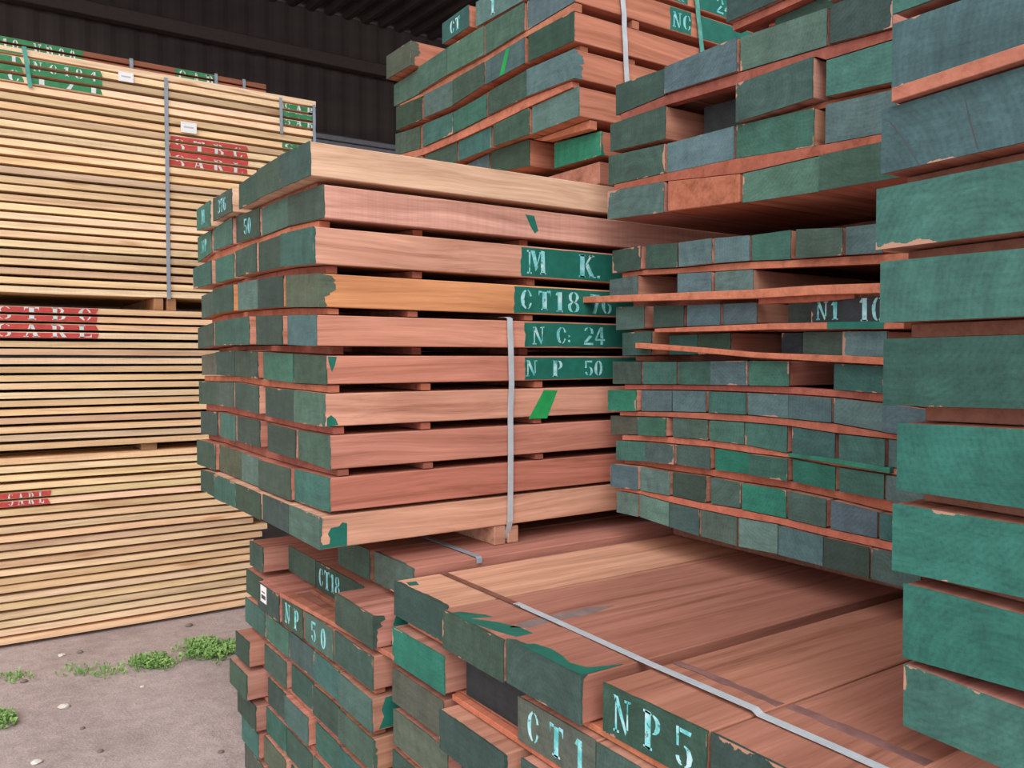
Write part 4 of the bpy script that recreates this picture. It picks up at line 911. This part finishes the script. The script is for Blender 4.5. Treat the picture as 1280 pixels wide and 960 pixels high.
# reddish bundle on top of the pine pile, set back
VT = VL + .35; z0 = bundles[0][1] + .004
RB = []
rb_top = on_v(200, 79, VT).z
nR = 4; pr_ = (rb_top - z0) / nR
for i in range(nR):
    bm = bmesh.new(); box(bm, (0, 0, 0), (1.90 - (-2.6), .5, pr_ * .74)); bevel(bm, .002); o = link('reddish_board', bm, M_WOOD, None, (-2.6, VT, z0 + pr_ * i)); o.color = srgb(*jit((158, 92, 68), .08, rng))
    tag(o, f"reddish board, {ORD[nR-1-i]} from the top, lying on top of the left pine pile", 'board', 'reddish boards on top of the pine pile'); RB.append((o, z0 + pr_ * i, z0 + pr_ * (i + .74)))
for x0, x1, txt in ((-40, 104, 'CT18 NP80'), (219, 271, 'SAB')):
    for o, lo, hi in RB:
        a = on_v(x0, 80, VT).x; b = on_v(x1, 80, VT).x; loc = o.location
        zt_ = rb_top - .003; zb_ = rb_top - .17
        P, tw = text_polys(txt, zt_ - zb_ - .03, .4); k = (b - a) * .85 / tw; P = [[(a + (b - a) * .08 + x * k, zb_ + .012 + y) for x, y in p] for p in P]
        bm = bmesh.new(); flat(bm, [[(a, lo + .002), (b, lo + .002), (b, hi - .002), (a, hi - .002)]], lambda x, y, t: (x - loc.x, -t, y - loc.z), .001); pt = link('painted_patch', bm, M_LGREEN, o); pt['label'] = 'green painted patch'
        cp = clip_band(P, lo + .002, hi - .002)
        if cp: bm = bmesh.new(); flat(bm, cp, lambda x, y, t: (x - loc.x, -.001 - t, y - loc.z), .001); link('stencil_lettering', bm, M_LETW, pt)['label'] = 'white stencilled letter fragments'
# bands on the pine piles
def Lband(x0, y0, x1, y1, w_, mat, label, v=VL - .02, grp=None):
    a = on_v(x0, y0, v); b = on_v(x1, y1, v); b.x = a.x + (b.x - a.x); pts = [a.lerp(b, i / 6) for i in range(7)]
    pts = [(p.x, v + .003 * math.sin(i * 2), p.z) for i, p in enumerate(pts)]; band(pts, 'x', w_, .003, mat, label, grp)
Lband(207.5, 97, 211, 374, .022, M_STEEL, 'long steel strap down the face of the top pine bundle')
Lband(351, 122, 352, 167, .02, M_STEEL, 'short strap left of the green stencil at the pile\'s right end')
Lband(392.5, 131, 393, 178, .02, M_STEEL, 'short strap at the right end of the top pine bundle')
Lband(30, 58, 38, 109, .022, M_BANDT, 'greenish strap between the green stencils, top pine bundle')
Lband(164, 73, 164.5, 92, .022, M_STEEL, 'short strap on the reddish boards above the paper label', v=VT - .012)
Lband(270, 92, 270.5, 107, .02, M_STEEL, 'short strap beside the green SAB stencil on the reddish boards', v=VT - .012)
Lband(305, 99, 305.5, 114, .02, M_STEEL, 'short strap near the right end of the reddish boards', v=VT - .012)
for (x0, x1, y0, y1, lab) in ((148, 167, 90, 102, 'paper label stapled near the top edge of the top pine bundle'), (226, 246, 153, 166, 'paper label stapled above the red stencil on the top pine bundle')):
    a = on_v(x0, (y0 + y1) / 2, VL - .02); b = on_v(x1, (y0 + y1) / 2, VL - .02); zt_ = on_v((x0 + x1) / 2, y0, VL - .02).z; zb_ = on_v((x0 + x1) / 2, y1, VL - .02).z
    bm = bmesh.new(); box(bm, (0, 0, 0), (b.x - a.x, .002, zt_ - zb_)); o = link('paper_label', bm, M_PAPER, None, (a.x, VL - .018, zb_)); tag(o, lab, 'label')
    bm = bmesh.new(); W = b.x - a.x; Hh = zt_ - zb_; box(bm, (W * .2, -.001, Hh * .45), (W * .8, 0, Hh * .6)); link('printed_text', bm, patch_mat('faint_print', (190, 188, 190), .05), o)

# far rails in the dark shed
for k, (y0, y1) in enumerate(((168, 186), (176, 193))):
    a = on_v(395, y0, 9.5); b = on_v(492, y1, 9.5); zc_ = (a.z + b.z) / 2
    bm = bmesh.new(); box(bm, (0, -.03, -.03), (4.2, .03, .03)); bevel(bm, .008); o = link('steel_rail', bm, M_GALV, None, (a.x - 1.6, 9.5, zc_)); tag(o, ['upper grey steel rail far back inside the dark shed', 'lower grey steel rail far back inside the dark shed'][k], 'rail')
    if k == 0:
        for uu in (0.2, 4.0):
            bm = bmesh.new(); box(bm, (uu - .04, .031, -zc_ + .0), (uu + .04, .1, .03)); link('post', bm, M_GIRT, o)
    else:
        for uu in (0.4, 3.8):
            bm = bmesh.new(); box(bm, (uu - .04, .031, -zc_ + .0), (uu + .04, .1, .03)); link('post', bm, M_GIRT, o)

# ------------------------------------------------------------------ weeds, stones
rng = random.Random(71)
def weeds(name, cx, cy, rx, ry, n, label, size=.022):
    c = on_z(cx, cy, 0); ex = on_z(cx + rx, cy, 0) - c; ey = on_z(cx, cy - ry, 0) - c
    bm = bmesh.new()
    for i in range(n):
        r = math.sqrt(rng.random()); t = rng.uniform(0, 6.283); p = ex * (r * math.cos(t)) + ey * (r * math.sin(t)) + Vector((rng.gauss(0, .02), rng.gauss(0, .02), 0))
        if rng.random() > 1.1 - r * .7: continue
        for k in range(rng.randint(3, 5)):
            a = rng.uniform(0, 6.283); s = size * rng.uniform(.6, 1.3); h = rng.uniform(.004, .035) * (size / .022)
            d = Vector((math.cos(a), math.sin(a), 0)); q = Vector((-d.y, d.x, 0)); b = p + d * s * .3 + Vector((0, 0, h * .4))
            vs = [bm.verts.new(v) for v in (b, b + d * s * .5 + q * s * .35 + Vector((0, 0, h)), b + d * s + Vector((0, 0, h * .8)), b + d * s * .5 - q * s * .35 + Vector((0, 0, h)))]
            bm.faces.new(vs)
    o = link(name, bm, M_LEAF, None, (c.x, c.y, .001)); tag(o, label, 'weeds', None, 'stuff')
weeds('weed_patch', 264, 815, 38, 11, 430, 'bright green weeds on the dirt beside the low left stack')
weeds('weed_patch', 192, 831, 24, 7, 170, 'small clump of green weeds in the middle of the dirt')
weeds('weed_patch', 118, 840, 44, 8, 120, 'sparse weed seedlings scattered across the dirt', .013)
weeds('weed_patch', 2, 904, 10, 8, 90, 'weeds at the left edge of the dirt yard')
weeds('weed_patch', 18, 848, 24, 5, 70, 'faint weed tufts below the pine piles', .013)
def stone(x, y, r, label, mat=None):
    p = on_z(x, y, 0); bm = bmesh.new(); bmesh.ops.create_icosphere(bm, subdivisions=2, radius=1)
    for v in bm.verts: v.co = Vector((v.co.x * r * 1.2, v.co.y * r, v.co.z * r * .55)) * (1 + rng.uniform(-.13, .13))
    o = link('stone', bm, mat or M_STONE, None, (p.x, p.y, r * .35)); tag(o, label, 'stone', 'stones on the dirt yard')
M_PALE = patch_mat('pale_stone', (214, 206, 196), .1, .9)
stone(80, 885, .022, 'pale stone lying alone on the open dirt', M_PALE)
stone(46, 954, .018, 'pale stone low in the corner of the dirt yard', M_PALE)
stone(77, 820, .016, 'light pebble near the foot of the pine pile', M_PALE)
stone(178, 859, .01, 'tiny white pebble right of the weeds', M_PALE)
for x, y, r in ((30, 853, .015), (276, 941, .012), (125, 940, .012), (103, 911, .01), (100, 816, .015), (236, 783, .02)):
    stone(x, y, r, 'small brownish grey stone on the dirt yard', patch_mat('dull_stone', (128, 112, 108), .2, .9) if x == 30 else bpy.data.materials['dull_stone'])
